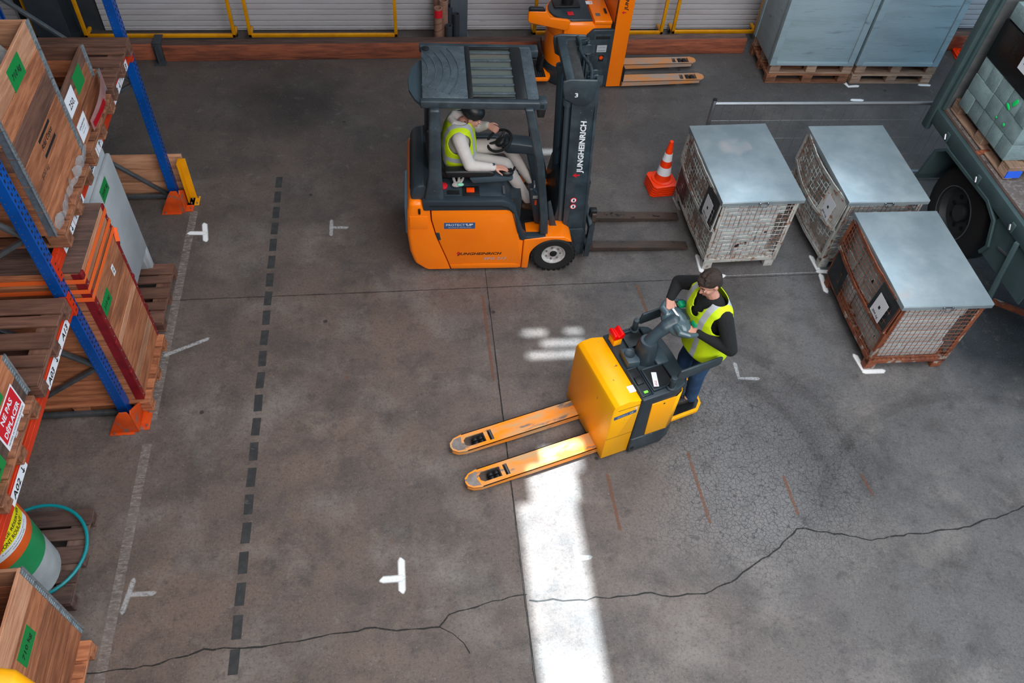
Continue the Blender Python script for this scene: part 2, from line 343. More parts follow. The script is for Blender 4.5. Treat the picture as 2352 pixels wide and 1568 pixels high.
# ------------------------------------------------------------------ floor
def floor_material():
    m = bpy.data.materials.new('worn_concrete'); m.use_nodes = True; nt = m.node_tree; N = nt.nodes; L = nt.links; b = N['Principled BSDF']
    tc = N.new('ShaderNodeTexCoord'); gm = N.new('ShaderNodeNewGeometry')
    P0 = gm.outputs['Position']
    def mp(st=(1, 1, 1), loc=(0, 0, 0)):
        x = N.new('ShaderNodeMapping'); x.inputs['Scale'].default_value = st; x.inputs['Location'].default_value = loc; L.new(P0, x.inputs[0]); return x.outputs[0]
    def noise(sc, det=6, rg=.6, st=(1, 1, 1), dist=0, loc=(0, 0, 0)):
        n = N.new('ShaderNodeTexNoise'); n.inputs['Scale'].default_value = sc; n.inputs['Detail'].default_value = det; n.inputs['Roughness'].default_value = rg
        n.inputs['Distortion'].default_value = dist; L.new(mp(st, loc), n.inputs['Vector']); return n.outputs['Fac']
    def rng(s, a, b_, c=0, d=1):
        r = N.new('ShaderNodeMapRange'); r.inputs[1].default_value = a; r.inputs[2].default_value = b_; r.inputs[3].default_value = c; r.inputs[4].default_value = d; L.new(s, r.inputs[0]); return r.outputs[0]
    def mul(a, b_):
        x = N.new('ShaderNodeMath'); x.operation = 'MULTIPLY'; L.new(a, x.inputs[0])
        if isinstance(b_, float): x.inputs[1].default_value = b_
        else: L.new(b_, x.inputs[1])
        return x.outputs[0]
    def mix(f, a, c2):
        x = N.new('ShaderNodeMix'); x.data_type = 'RGBA'; L.new(f, x.inputs['Factor'])
        if isinstance(a, tuple): x.inputs[6].default_value = (*a, 1)
        else: L.new(a, x.inputs[6])
        if isinstance(c2, tuple): x.inputs[7].default_value = (*c2, 1)
        else: L.new(c2, x.inputs[7])
        return x.outputs[2]
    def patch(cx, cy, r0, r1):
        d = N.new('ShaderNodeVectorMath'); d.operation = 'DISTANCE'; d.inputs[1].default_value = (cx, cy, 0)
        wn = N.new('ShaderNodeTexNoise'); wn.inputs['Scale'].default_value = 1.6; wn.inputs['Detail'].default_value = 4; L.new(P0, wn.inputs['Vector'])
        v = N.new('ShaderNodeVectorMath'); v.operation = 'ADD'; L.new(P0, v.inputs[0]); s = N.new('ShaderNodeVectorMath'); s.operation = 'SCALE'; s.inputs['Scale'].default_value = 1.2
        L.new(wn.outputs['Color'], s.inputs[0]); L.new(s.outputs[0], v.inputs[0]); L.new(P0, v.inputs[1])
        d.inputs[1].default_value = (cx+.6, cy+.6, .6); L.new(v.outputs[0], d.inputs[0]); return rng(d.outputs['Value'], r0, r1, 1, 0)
    base = mix(rng(noise(.55), .38, .64), (.165, .118, .098), (.105, .085, .078))          # brownish to grey
    # floor colour shifts to a cooler grey towards the loading side
    sx = N.new('ShaderNodeSeparateXYZ'); L.new(P0, sx.inputs[0])
    base = mix(rng(sx.outputs[0], .2, 4.2), base, (.128, .125, .130))
    base = mix(mul(rng(noise(2.2, 8, .7), .48, .72), .75), base, (.055, .050, .050))       # ground in tyre dirt
    base = mix(mul(rng(noise(1.3, 8, .65, loc=(7, 3, 0)), .5, .74), .55), base, (.30, .27, .25))
    # floor colour darkens towards the far end
    base = mix(mul(rng(sx.outputs[1], 5.2, 8.4), .62), base, (.062, .056, .054))
    base = mix(mul(patch(-1.5, 9.2, .3, 1.0), .75), base, (.02, .018, .018))
    base = mix(mul(patch(3.35, 3.5, .4, 1.15), .55), base, (.045, .045, .05))
    base = mix(mul(patch(2.9, 3.2, .3, 1.2), .35), base, (.30, .30, .31))
    base = mix(mul(patch(3.3, 5.2, .2, .8), .5), base, (.035, .033, .035))
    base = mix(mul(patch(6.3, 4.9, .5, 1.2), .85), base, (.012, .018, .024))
    base = mix(mul(rng(noise(4.5, 10, .78, loc=(2, 5, 0)), .53, .66), .55), base, (.04, .037, .037))
    base = mix(mul(rng(noise(6, 10, .78, loc=(12, 1, 0)), .56, .70), .35), base, (.28, .25, .235))
    base = mix(rng(noise(9, 10, .8), .58, .78), base, (.035, .033, .033))                   # fine mottling
    base = mix(mul(rng(noise(38, 8, .85), .50, .66), .75), base, (.035, .031, .031))
    base = mix(mul(rng(noise(70, 4, .8), .58, .70), .6), base, (.36, .32, .30))
    # small oil drips
    vo = N.new('ShaderNodeTexVoronoi'); vo.inputs['Scale'].default_value = 1.7; L.new(P0, vo.inputs['Vector'])
    base = mix(mul(rng(vo.outputs['Distance'], .03, .045, 1, 0), .8), base, (.02, .018, .018))
    # rusty scuffs
    base = mix(mul(rng(noise(3.2, 6, .7, loc=(3, 9, 1)), .68, .76), .6), base, (.20, .06, .028))
    # crazed concrete round the drive path
    cr = N.new('ShaderNodeTexVoronoi'); cr.feature = 'DISTANCE_TO_EDGE'; cr.inputs['Scale'].default_value = 26; L.new(mp(), cr.inputs['Vector'])
    base = mix(mul(mul(rng(cr.outputs['Distance'], .0, .07, 1, 0), patch(3.1, 3.5, .7, 1.5)), .9), base, (.03, .03, .034))
    # white crumbs
    v2 = N.new('ShaderNodeTexVoronoi'); v2.inputs['Scale'].default_value = 9; L.new(mp(), v2.inputs['Vector'])
    base = mix(mul(rng(v2.outputs['Distance'], .012, .03, 1, 0), rng(noise(.9), .5, .6)), base, (.7, .68, .66))
    # long fine scratches
    ws = noise(5, 2, .5, st=(1.2, 14, 1), dist=.6)
    base = mix(mul(rng(ws, .68, .72), .12), base, (.32, .30, .29))
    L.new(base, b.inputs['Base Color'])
    L.new(rng(noise(1.5), .35, .7, .42, .75), b.inputs['Roughness']); b.inputs['Specular IOR Level'].default_value = .35
    bp = N.new('ShaderNodeBump'); bp.inputs['Strength'].default_value = .12; bp.inputs['Distance'].default_value = .01; L.new(noise(35, 8), bp.inputs['Height']); L.new(bp.outputs[0], b.inputs['Normal'])
    return m
m_floor = floor_material()
g = .0025
xs = [(-9, .76-g), (.76+g, 12)]; ys = [(-3, 5.82-g), (5.82+g, 11.6)]
fl = MB().bb(-9, 12, -3, 11.6, -.16, -.02).build('floor', m_dk, smooth=0); tag(fl, kind='structure')
for x0, x1 in xs:
    for y0, y1 in ys:
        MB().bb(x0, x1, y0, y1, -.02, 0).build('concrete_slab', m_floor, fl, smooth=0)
def soft_paint(name, col, dens=1.0, nsc=60, worn=.5, bar=False):
    m = bpy.data.materials.new(name); m.use_nodes = True; nt = m.node_tree; N = nt.nodes; L = nt.links; b = N['Principled BSDF']
    b.inputs['Base Color'].default_value = (*col, 1); b.inputs['Roughness'].default_value = .75
    uv = N.new('ShaderNodeUVMap'); uv.uv_map = 'UVMap'; s = N.new('ShaderNodeSeparateXYZ'); L.new(uv.outputs[0], s.inputs[0])
    g_ = N.new('ShaderNodeNewGeometry'); n = N.new('ShaderNodeTexNoise'); n.inputs['Scale'].default_value = nsc; n.inputs['Detail'].default_value = 6; n.inputs['Roughness'].default_value = .75
    mpn = N.new('ShaderNodeMapping'); mpn.inputs['Scale'].default_value = (.35, 1, 1) if bar else (1, 1, 1); L.new(g_.outputs['Position'], mpn.inputs[0]); L.new(mpn.outputs[0], n.inputs['Vector'])
    r1 = N.new('ShaderNodeMapRange'); r1.inputs[1].default_value = 0; r1.inputs[2].default_value = .45 if not bar else .06; L.new(s.outputs[1], r1.inputs[0])
    r2 = N.new('ShaderNodeMapRange'); r2.inputs[1].default_value = worn-.12; r2.inputs[2].default_value = worn+.1; r2.inputs[3].default_value = 0; r2.inputs[4].default_value = dens; L.new(n.outputs['Fac'], r2.inputs[0])
    mu = N.new('ShaderNodeMath'); mu.operation = 'MULTIPLY'; L.new(r1.outputs[0], mu.inputs[0]); L.new(r2.outputs[0], mu.inputs[1]); L.new(mu.outputs[0], b.inputs['Alpha'])
    return m
m_spray = soft_paint('white_spray_paint', (.85, .86, .88), 1.0, 40, .32)
m_spray2 = soft_paint('faded_white_spray_paint', (.7, .71, .74), .45, 40, .42)
m_tape = soft_paint('worn_white_line', (.32, .27, .25), .75, 45, .50, bar=True)
m_crk = soft_paint('crack_dark', (.02, .02, .02), .8, 14, .36)  # dark colour of the thin crack and joint strips
m_rustl = soft_paint('rust_streak', (.22, .09, .05), .65, 22, .42)
_lz = [0.0006]
def stroke(pts, wd_, mt, name, parent=fl, edge=True, jit=0):
    """flat strip on the floor; the UV v coordinate runs 1 on the middle line to 0 at the rim"""
    _lz[0] += .00003; z = _lz[0]
    pts = [Vector((p[0], p[1], z)) for p in pts]
    if jit:
        q = [pts[0]]
        for a, b_ in zip(pts, pts[1:]):
            k = max(1, int((b_-a).length/.06))
            for i in range(1, k+1):
                p = a.lerp(b_, i/k)
                if i < k: p += Vector((random.uniform(-jit, jit), random.uniform(-jit, jit), 0))
                q.append(p)
        pts = q
    rows = []; N_ = len(pts)
    for i, p in enumerate(pts):
        a = pts[max(0, i-1)]; b_ = pts[min(N_-1, i+1)]; d = (b_-a).normalized(); nrm = Vector((-d.y, d.x, 0))
        ww = wd_*(random.uniform(.6, 1.4) if jit else 1)
        rows.append((p, d, nrm, ww, 1.0))
    f = rows[0]; l = rows[-1]
    if edge:
        rows = [(f[0]-f[1]*wd_/2, f[1], f[2], wd_*.5, 0.0)]+rows+[(l[0]+l[1]*wd_/2, l[1], l[2], wd_*.5, 0.0)]
    v = []; uvs = []
    for p, d, nrm, ww, c in rows:
        for t, q_ in ((-.5, 0), (0, c), (.5, 0)): v.append(p+nrm*(t*ww)); uvs.append(q_ if edge else (1 if t == 0 else 0))
    fs = []
    for i in range(len(rows)-1):
        for j in (0, 1): fs.append((i*3+j, i*3+j+1, i*3+j+4, i*3+j+3))
    me = bpy.data.meshes.new(name); me.from_pydata(v, [], fs); uvl = me.uv_layers.new(name='UVMap')
    for lp in me.loops: uvl.data[lp.index].uv = (0, uvs[lp.vertex_index])
    # faces up
    if me.polygons and me.polygons[0].normal.z < 0: me.flip_normals()
    return put(name, me, mt, parent)
stroke([(-2.43, 1.2), (-2.425, 4.1)], .085, m_tape, 'worn_line', edge=False)
stroke([(-2.425, 4.35), (-2.42, 7.15)], .085, m_tape, 'worn_line', edge=False)
dash = None
for k in range(24):
    y = 1.60+.2617*k; x = -1.478-(y-1.97)*.0085
    if dash is None: dash = MB().bb(-.037, .037, -.094, .094, 0.0002, .0016).mesh('tape_dash', 0)
    put('tape_dash', dash, m_dk, fl, loc=(x, y, 0), rot=(0, 0, .02*math.sin(k*3)))
stroke([(-2.56, 2.14), (-2.07, 2.15), (-1.71, 2.24), (-1.42, 2.22), (-.97, 2.24), (-.71, 2.27), (-.44, 2.29), (-.27, 2.25), (.06, 2.25), (.14, 2.34), (.35, 2.38), (.63, 2.44), (.77, 2.45)], .015, m_crk, 'crack', jit=.010)
stroke([(.79, 2.40), (1.19, 2.37), (1.51, 2.37), (1.73, 2.38), (2.01, 2.33), (2.23, 2.33), (2.48, 2.41), (2.75, 2.56), (2.98, 2.67), (3.08, 2.75), (3.19, 2.83), (3.45, 2.78), (3.81, 2.67), (4.23, 2.70), (4.64, 2.71), (5.1, 2.8), (5.5, 2.9)], .015, m_crk, 'crack', jit=.012)
stroke([(.06, 2.25), (.16, 2.19), (.24, 2.11), (.28, 2.03)], .012, m_crk, 'crack', jit=.006)
stroke([(.75, 1.2), (.757, 5.8)], .010, m_crk, 'joint_grime', jit=.003)
stroke([(-2.7, 5.81), (5.6, 5.82)], .008, m_crk, 'joint_grime', jit=.002)
stroke([(3.39, 5.85), (4.49, 5.85)], .010, m_spray2, 'chalk_line')
for a in ([(-.22, 2.82), (-.22, 2.57)], [(-.37, 2.67), (-.22, 2.67)], [(-2.28, 6.93), (-2.24, 6.68)], [(-2.42, 6.8), (-2.27, 6.79)],
          [(4.455, 4.66), (4.475, 4.47)], [(4.475, 4.455), (4.67, 4.45)], [(4.49, 6.09), (4.50, 5.88)], [(4.49, 5.86), (4.60, 5.85)], [(4.50, 5.80), (4.47, 5.56)],
          [(3.17, 6.17), (3.155, 5.93)], [(3.31, 5.855), (3.38, 5.85)], [(6.21, 9.50), (6.23, 9.40), (6.37, 9.41)], [(6.16, 9.08), (6.30, 9.07)], [(7.32, 9.42), (7.46, 9.41)]):
    stroke(a, .07, m_spray, 'paint_mark')
for a in ([(-.9, 6.93), (-.9, 6.70)], [(-.9, 6.82), (-.73, 6.81)], [(1.23, 2.82), (1.24, 2.63)], [(1.24, 2.72), (1.34, 2.72)], [(-2.32, 2.83), (-2.36, 2.58)], [(-2.32, 2.715), (-2.15, 2.71)], [(3.16, 4.64), (3.15, 4.46), (3.34, 4.44)],
          [(3.13, 7.15), (3.15, 6.95)], [(-2.42, 5.10), (-2.05, 5.28)]):
    stroke(a, .05, m_spray2, 'faded_paint_mark')
for a in ([(2.38, 5.76), (2.41, 5.38)], [(1.63, 3.48), (1.64, 2.95)], [(2.42, 3.65), (2.44, 2.95)], [(3.24, 3.34), (3.25, 2.97)], [(.70, 5.7), (.71, 4.6)], [(3.98, 3.3), (4.0, 3.1)]):
    stroke(a, .032, m_rustl, 'rust_streak')
m_tyre = soft_paint('tyre_mark', (.03, .028, .028), .13, 16, .42)
for cx_, cy_, rr, a0, a1, ww in ((2.3, 3.4, 1.7, -10, 80, .16), (2.3, 3.4, 1.35, 0, 75, .14), (5.2, 2.2, 1.9, 60, 150, .15)):
    stroke([(cx_+rr*math.cos(R(a0+(a1-a0)*i/14)), cy_+rr*math.sin(R(a0+(a1-a0)*i/14))) for i in range(15)], ww, m_tyre, 'tyre_mark')
# ------------------------------------------------------------------ back wall: roller doors
YW = 10.9
wall = MB().bb(-9, 12, YW+.06, YW+.2, 0, 4.2).build('wall_back', m_colm, smooth=0); tag(wall, kind='structure')
def roller(n, x0, x1, zt=2.6):
    d = MB().bb(x0, x1, YW+.04, YW+.055, 0, zt).build('door_%d' % n, m_slat, smooth=0); tag(d, kind='structure')
    mbs = MB()
    # bottom rail then slats of unequal height, each a curved strip
    z = .012; k = 0; H = [.022, .042, .082, .083, .083, .083, .083]
    meshes = {}
    while z < zt-.1:
        h = H[k] if k < len(H) else .084
        dz = h
        if (h, x0) not in meshes:
            ring = [(YW+.045, 0.0), (YW+.020, .001), (YW+.014, .008), (YW+.012, h*.5), (YW+.014, h-.012), (YW+.026, h-.006), (YW+.045, h-.005)]
            meshes[(h, x0)] = MB().prism(ring, 'x', x0+.01, x1-.01).mesh('slat', 30)
        put('slat', meshes[(h, x0)], m_slat, d, loc=(0, 0, z)); z += dz; k += 1
    return d
roller(1, -9, -5.15); roller(2, -4.1, .70); roller(3, .84, 5.75); roller(4, 5.95, 11.9)
# columns
def column(x, y, wx, wy, m, h=4.2, nm='trim_1'):
    mb = MB(); t = .014
    mb.bb(x-wx/2, x+wx/2, y-wy/2, y-wy/2+t, 0, h); mb.bb(x-wx/2, x+wx/2, y+wy/2-t, y+wy/2, 0, h); mb.bb(x-.006, x+.006, y-wy/2+t, y+wy/2-t, 0, h)
    mb.bb(x-wx/2-.03, x+wx/2+.03, y-wy/2-.03, y+wy/2+.03, 0, .02)
    return tag(mb.build(nm, m, smooth=0), kind='structure')
column(.785, 10.74, .24, .18, m_colb, nm='trim_1')
cm = column(-4.62, 10.70, .42, .36, m_colm, nm='trim_2')
column(5.85, 10.80, .16, .12, m_colm, nm='trim_3')
# ------------------------------------------------------------------ timber kerb
def kerb(name, x0, x1, lab, y0=10.20, y1=10.27):
    t = thing(name, lab, 'timber beam', ((x0+x1)/2, y0+.1, 0))
    t.location.y -= .0
    t.rotation_euler.z = math.atan2(y1-y0, x1-x0)
    L_ = x1-x0
    MB().bb(-L_/2, L_/2, -.075, .065, 0, .235).build('timber', wd('kerb', 'x'), t, bevel=.009)
    MB().bb(-L_/2+.003, L_/2-.003, -.068, .06, .235, .238).build('dusty_top', wd('grey', 'x'), t, smooth=0)
    return t
kerb('kerb_beam', -6.6, -3.30, 'dark timber kerb beam on the floor behind the blue rack, left of the black steel bracket', y0=10.17, y1=10.17)
kerb('kerb_beam', -3.18, 1.9, 'long stained timber kerb beam lying before the roller doors behind the forklift', y0=10.16, y1=10.22)
kerb('kerb_beam', 1.92, 4.93, 'timber kerb beam behind the forks of the orange stacker', y0=10.22, y1=10.26)
kerb('kerb_beam', 7.62, 8.9, 'short piece of timber kerb behind the painted crates at right', y0=10.28, y1=10.28)
t = thing('steel_bracket', 'black steel bracket gripping the timber kerb near the blue rack upright', 'bracket', (-3.24, 10.17, 0))
MB().bb(-.055, .055, -.012, .0, 0, .26).bb(-.055, .055, -.012, .22, .25, .262).build('strap_plate', m_colm, t, bevel=.003)
MB().bb(-.008, .008, -.10, -.012, 0, .24).build('web', m_colm, t)
MB().bb(-.075, .075, -.12, .0, 0, .012).build('foot_plate', m_colm, t)
# ------------------------------------------------------------------ yellow rolling frames
def yframe(x0, x1, y, lab, rz=0):
    t = thing('safety_frame', lab, 'barrier', (x0, y, 0), rz, 'yellow rolling barriers before the roller doors')
    L_ = x1-x0; s = .045; H = 2.0
    MB().bb(0, L_, -s/2, s/2, .085, .085+s).build('bottom_rail', m_yel, t, bevel=.004)
    MB().bb(0, L_, -s/2, s/2, H-s, H).build('top_rail', m_yel, t, bevel=.004)
    for x in (0, L_-s):
        MB().bb(x, x+s, -s/2, s/2, .085, H-s).build('upright', m_yel, t, bevel=.004)
        f = MB().bb(x+.0, x+s, -.02, .18, .09, .13).build('foot_arm', m_yel, t, bevel=.004)
        f.location.y = .02
        w_ = MB().cyl((x+s/2-.012, .17, .035), (x+s/2+.012, .17, .035), .034, n=14).build('caster', m_black, t)
        MB().bb(x+s/2-.018, x+s/2-.013, .15, .195, .03, .092).bb(x+s/2+.013, x+s/2+.018, .15, .195, .03, .092).build('fork_bracket', m_steel, w_)
    return t
yframe(-4.27, -2.29, 10.62, 'yellow tube barrier frame beside the dark steel column')
yframe(-2.12, -.08, 10.62, 'yellow tube barrier frame between the cardboard tubes and the rack upright')
yframe(1.85, 3.78, 10.66, 'yellow tube barrier frame behind the mast of the orange stacker')
yframe(3.92, 5.23, 10.68, 'yellow tube barrier frame reaching behind the pale painted crates')
yframe(-6.2, -4.86, 10.62, 'yellow tube barrier frame half hidden left of the dark steel column')
# ------------------------------------------------------------------ tubes by the column
def htube(x, y, r, h, m, lab, cat='tube', grp=None, red=False, spiral=False, top=0):
    t = thing('cardboard_tube' if m is m_card else 'plastic_pipe', lab, cat, (x, y, 0), 0, grp)
    MB().lathe([(r, 0), (r, h), (r*.80, h), (r*.80, .02)], n=24, close=False).build('pipe_wall', m, t)
    if red: MB().lathe([(r*1.02, h-.13), (r*1.02, h-.02), (r*1.0, h-.02), (r*1.0, h-.13)], n=24, close=True).build('red_band', m_redc, t)
    if spiral:
        pts = [(r*1.0*math.cos(a), r*1.0*math.sin(a), .02+a*.0165) for a in [i*.3 for i in range(int((h-.16)/.0165/.3))]]
        MB().tube(pts, .006, 5).build('spiral_seam', wd('dull', 'z'), t)
    return t
htube(.485, 10.42, .055, .62, m_card, 'brown cardboard tube with a red band standing behind the kerb beam', red=True, spiral=True)
htube(.565, 10.56, .062, .66, m_card, 'tall brown cardboard tube behind the red-banded one')
htube(.51, 10.74, .072, .72, m_card, 'wide brown cardboard tube rearmost against the roller door')
G = 'dark plastic pipes standing beside the blue-grey column'
htube(.63, 10.46, .05, .34, m_colm, 'short dark plastic pipe, nearest to the kerb beam', 'pipe', G)
htube(.655, 10.68, .05, .50, m_colm, 'dark plastic pipe standing behind the shortest one', 'pipe', G)
htube(.745, 10.59, .045, .44, m_colm, 'dark plastic pipe pressed against the blue-grey column', 'pipe', G)
# ------------------------------------------------------------------ ceiling with narrow roof slots that the daylight falls through
Hc = 9.2
def up(x, y): return (x+SUN.x/SUN.z*Hc, y+SUN.y/SUN.z*Hc)
holes = []
for x0, x1, y0, y1 in ((.80, 1.30, .9, 3.25), (.92, 1.34, 3.25, 3.55), (1.06, 1.42, 3.55, 3.80), (1.06, 1.30, 5.135, 5.195), (1.50, 1.66, 5.14, 5.19), (1.24, 1.66, 4.985, 5.05), (1.08, 1.62, 4.84, 4.905), (1.58, 1.82, 8.05, 8.11), (1.40, 1.50, 8.16, 8.22)):
    a, b_ = up(x0, y0); c_, d_ = up(x1, y1); holes.append((a, c_, b_, d_))
xsn = sorted({-9, 12, *[h[0] for h in holes], *[h[1] for h in holes]}); ysn = sorted({-3, 11.6, *[h[2] for h in holes], *[h[3] for h in holes]})
mb = MB()
for i in range(len(ysn)-1):
    run = None
    for j in range(len(xsn)-1):
        cx_, cy_ = (xsn[j]+xsn[j+1])/2, (ysn[i]+ysn[i+1])/2
        hole = any(h[0] < cx_ < h[1] and h[2] < cy_ < h[3] for h in holes)
        if not hole and run is None: run = xsn[j]
        if (hole or j == len(xsn)-2) and run is not None:
            mb.bb(run, xsn[j] if hole else xsn[j+1], ysn[i], ysn[i+1], Hc, Hc+.02); run = None
ce = mb.build('ceiling', m_colm, smooth=0); tag(ce, kind='structure')
# ------------------------------------------------------------------ pallets
_PM = {}
def pallet(lab, loc, rz=0, kind='pallet', grp=None, w=.8, marks=()):
    """long boards run along local x (1.2 m), three rows of blocks; origin at base centre"""
    t = thing('wooden_pallet', lab, 'pallet', loc, rz, grp)
    key = w
    if key not in _PM:
        d = {}
        d['board'] = MB().bb(-.6, .6, -.0725, .0725, 0, .022).mesh('deck_board', 30, bevel=.004, seg=1)
        d['narrow'] = MB().bb(-.6, .6, -.05, .05, 0, .022).mesh('deck_board', 30, bevel=.004, seg=1)
        d['cross'] = MB().bb(-.0725, .0725, -w/2, w/2, 0, .022).mesh('cross_board', 30, bevel=.003, seg=1)
        d['block'] = MB().bb(-.0725, .0725, -.05, .05, 0, .078).mesh('block', 30, bevel=.006, seg=1)
        _PM[key] = d
    d = _PM[key]
    mx, my = wd(kind, 'x'), wd(kind, 'y')
    for i, y in enumerate((-w/2+.0725, -w/4+.02, 0, w/4-.02, w/2-.0725)):
        o = put('deck_board', (d['narrow'] if i in (1, 3) else d['board']), None, t, loc=(random.uniform(-.004, .004), y, .122), rot=(0, 0, random.uniform(-.004, .004)))
        if not o.data.materials: o.data.materials.append(mx)
        o.material_slots[0].link = 'OBJECT'; o.material_slots[0].material = mx
    for x in (-.5275, 0, .5275):
        o = put('cross_board', d['cross'], None if d['cross'].materials else my, t, loc=(x, 0, .1)); o.material_slots[0].link = 'OBJECT'; o.material_slots[0].material = my
        for y in (-w/2+.05, 0, w/2-.05):
            o = put('block', d['block'], None if d['block'].materials else mx, t, loc=(x, y, .022), rot=(0, 0, random.uniform(-.03, .03))); o.material_slots[0].link = 'OBJECT'; o.material_slots[0].material = mx
    for y in (-w/2+.05, 0, w/2-.05):
        o = put('bottom_board', d['narrow'], None if d['narrow'].materials else mx, t, loc=(0, y, 0)); o.material_slots[0].link = 'OBJECT'; o.material_slots[0].material = mx
    return t
# ------------------------------------------------------------------ rack
XF = -2.60; XR = -3.70
rack = thing('pallet_rack', 'blue and red steel pallet rack along the left side with wooden crates on its beams', 'shelving', (XF, 4.43, 0))
MB.OFF = Vector((XF, 4.43, 0))
def hole_rows(mb, x, y, z0, z1, face):
    z = z0
    while z < z1:
        if face == 'x':
            for dy in (-.028, .028): mb.bb(x, x+.0012, y+dy-.008, y+dy+.008, z, z+.024)
            mb.bb(x, x+.0012, y-.004, y+.004, z+.028, z+.036)
        else:
            mb.cyl((x, y, z), (x, y-.0015, z), .005, n=6)
        z += .055
for y0 in (4.38, 7.32):
    p = MB().prism([(XF, y0), (XF, y0+.1), (XF-.085, y0+.1), (XF-.085, y0+.075), (XF-.03, y0+.085), (XF-.03, y0+.015), (XF-.085, y0+.025), (XF-.085, y0)], 'z', .008, 4.0).build('upright_post', m_blue, rack, bevel=.003, seg=1)
    mb = MB(); hole_rows(mb, XF, y0+.05, .35, 3.95, 'x'); mb.build('perforation', m_vblack, p, smooth=0, kind='stuff')
    mb = MB(); hole_rows(mb, XF-.062, y0, .3, 3.95, 'y'); mb.build('bolt_row', m_steel, p, smooth=0, kind='stuff')
    MB().prism([(XR, y0), (XR, y0+.1), (XR+.085, y0+.1), (XR+.085, y0+.075), (XR+.03, y0+.085), (XR+.03, y0+.015), (XR+.085, y0+.025), (XR+.085, y0)], 'z', .008, 4.0).build('upright_post', m_blue, rack, bevel=.003, seg=1)
    MB().bb(XF-.11, XF+.03, y0-.03, y0+.13, 0, .008).build('foot_plate', m_blue, rack)
    near = y0 < 5
    nodes = [(XR, .06), (XF, .72), (XR, 1.60), (XF, 2.2), (XR, 3.1), (XF, 3.7)] if near else [(XF, .03), (XR, .95), (XF, 1.5), (XR, 2.45), (XF, 3.2)]
    for a, b in zip(nodes, nodes[1:]):
        xa = a[0]-.07 if a[0] == XF else a[0]+.07; xb = b[0]-.07 if b[0] == XF else b[0]+.07
        MB().bar((xa, y0+.05, a[1]), (xb, y0+.05, b[1]), .03, .045, up=(0, 1, 0)).build('diagonal_brace', m_gal_dark, rack, bevel=.004)
    MB().bb(XR+.07, XF-.07, y0+.03, y0+.07, .03, .075).build('horizontal_brace', m_gal_dark, rack, bevel=.004)
def beam(x0, x1, ya, yb, zt, h=.11):
    b = MB().bb(x0, x1, ya, yb, zt-h, zt).bb(x1-.001, x1+.004, ya, yb, zt-h*.62, zt-h*.38).build('load_beam', m_beam, rack, bevel=.003, seg=1)
    return b
BA, BB = 1.58, 1.915
bA = beam(XF-.045, XF, 1.2, 4.375, BA); bB = beam(XF-.045, XF, 4.49, 7.31, BB)
beam(XR, XR+.045, 1.2, 4.375, BA); beam(XR, XR+.045, 4.49, 7.31, BB)
for yb, zt in ((4.41, BA), (4.455, BB), (7.345, BB)):
    MB().bb(XF+.001, XF+.008, yb-.03, yb+.03, zt-.15, zt+.06).bb(XF-.05, XF+.008, yb-.034, yb-.028, zt-.15, zt+.06).build('beam_end_plate', m_beam, rack, bevel=.002, seg=1)
    h = MB()
    for k in range(3): h.bb(XF+.008, XF+.0095, yb-.012, yb+.012, zt-.12+k*.06, zt-.112+k*.06)
    h.build('hook_slots', m_vblack, rack, smooth=0, kind='stuff')
# beam labels with arrows
def arrow(parent, c, s, upw):
    m = MB(); y, z = c; x = XF+.0072; d = 1 if upw else -1
    m.bar((x, y, z-d*s), (x, y, z+d*s), .0012, .008, up=(0, 1, 0))
    m.bar((x, y, z+d*s), (x, y-.6*s, z+d*.35*s), .0012, .008, up=(0, 1, 0)); m.bar((x, y, z+d*s), (x, y+.6*s, z+d*.35*s), .0012, .008, up=(0, 1, 0))
    m.build('arrow', m_ink, parent, smooth=0)
def blabel(y0, y1, zc, items, h=.082):
    o = sign(rack, (XF+.0045, (y0+y1)/2, zc), (0, 1, 0), (0, 0, 1), y1-y0, h, m_white, [], name='beam_label')
    for s, y, wv in items:
        if s in '^v': arrow(o, (y, zc), .026, s == '^')
        else: fit_text(o, s, (XF+.0072, y, zc), (0, 1, 0), (0, 0, 1), m_ink, w=wv, h=.05, bold=.02, shear=.2)
blabel(3.63, 3.93, BA-.055, [('A03', 3.73, .14), ('v', 3.88, 0)]); blabel(3.935, 4.24, BA-.052, [('^', 3.99, 0), ('A13', 4.13, .14)])
blabel(2.72, 3.03, BA-.055, [('A02', 2.83, .14), ('v', 2.97, 0)])
blabel(6.54, 6.84, BB-.055, [('B03', 6.65, .14), ('v', 6.79, 0)]); blabel(6.85, 7.15, BB-.055, [('^', 6.91, 0), ('B13', 7.04, .14)])
blabel(5.56, 5.84, BB-.055, [('B02', 5.64, .12), ('v', 5.77, 0)]); blabel(5.85, 6.0, BB-.055, [('^', 5.92, 0)])
blabel(4.66, 4.96, BB-.055, [('B01', 4.76, .14), ('v', 4.90, 0)]); blabel(4.97, 5.27, BB-.055, [('^', 5.03, 0), ('B11', 5.17, .14)])
MB.OFF = Vector((0, 0, 0))
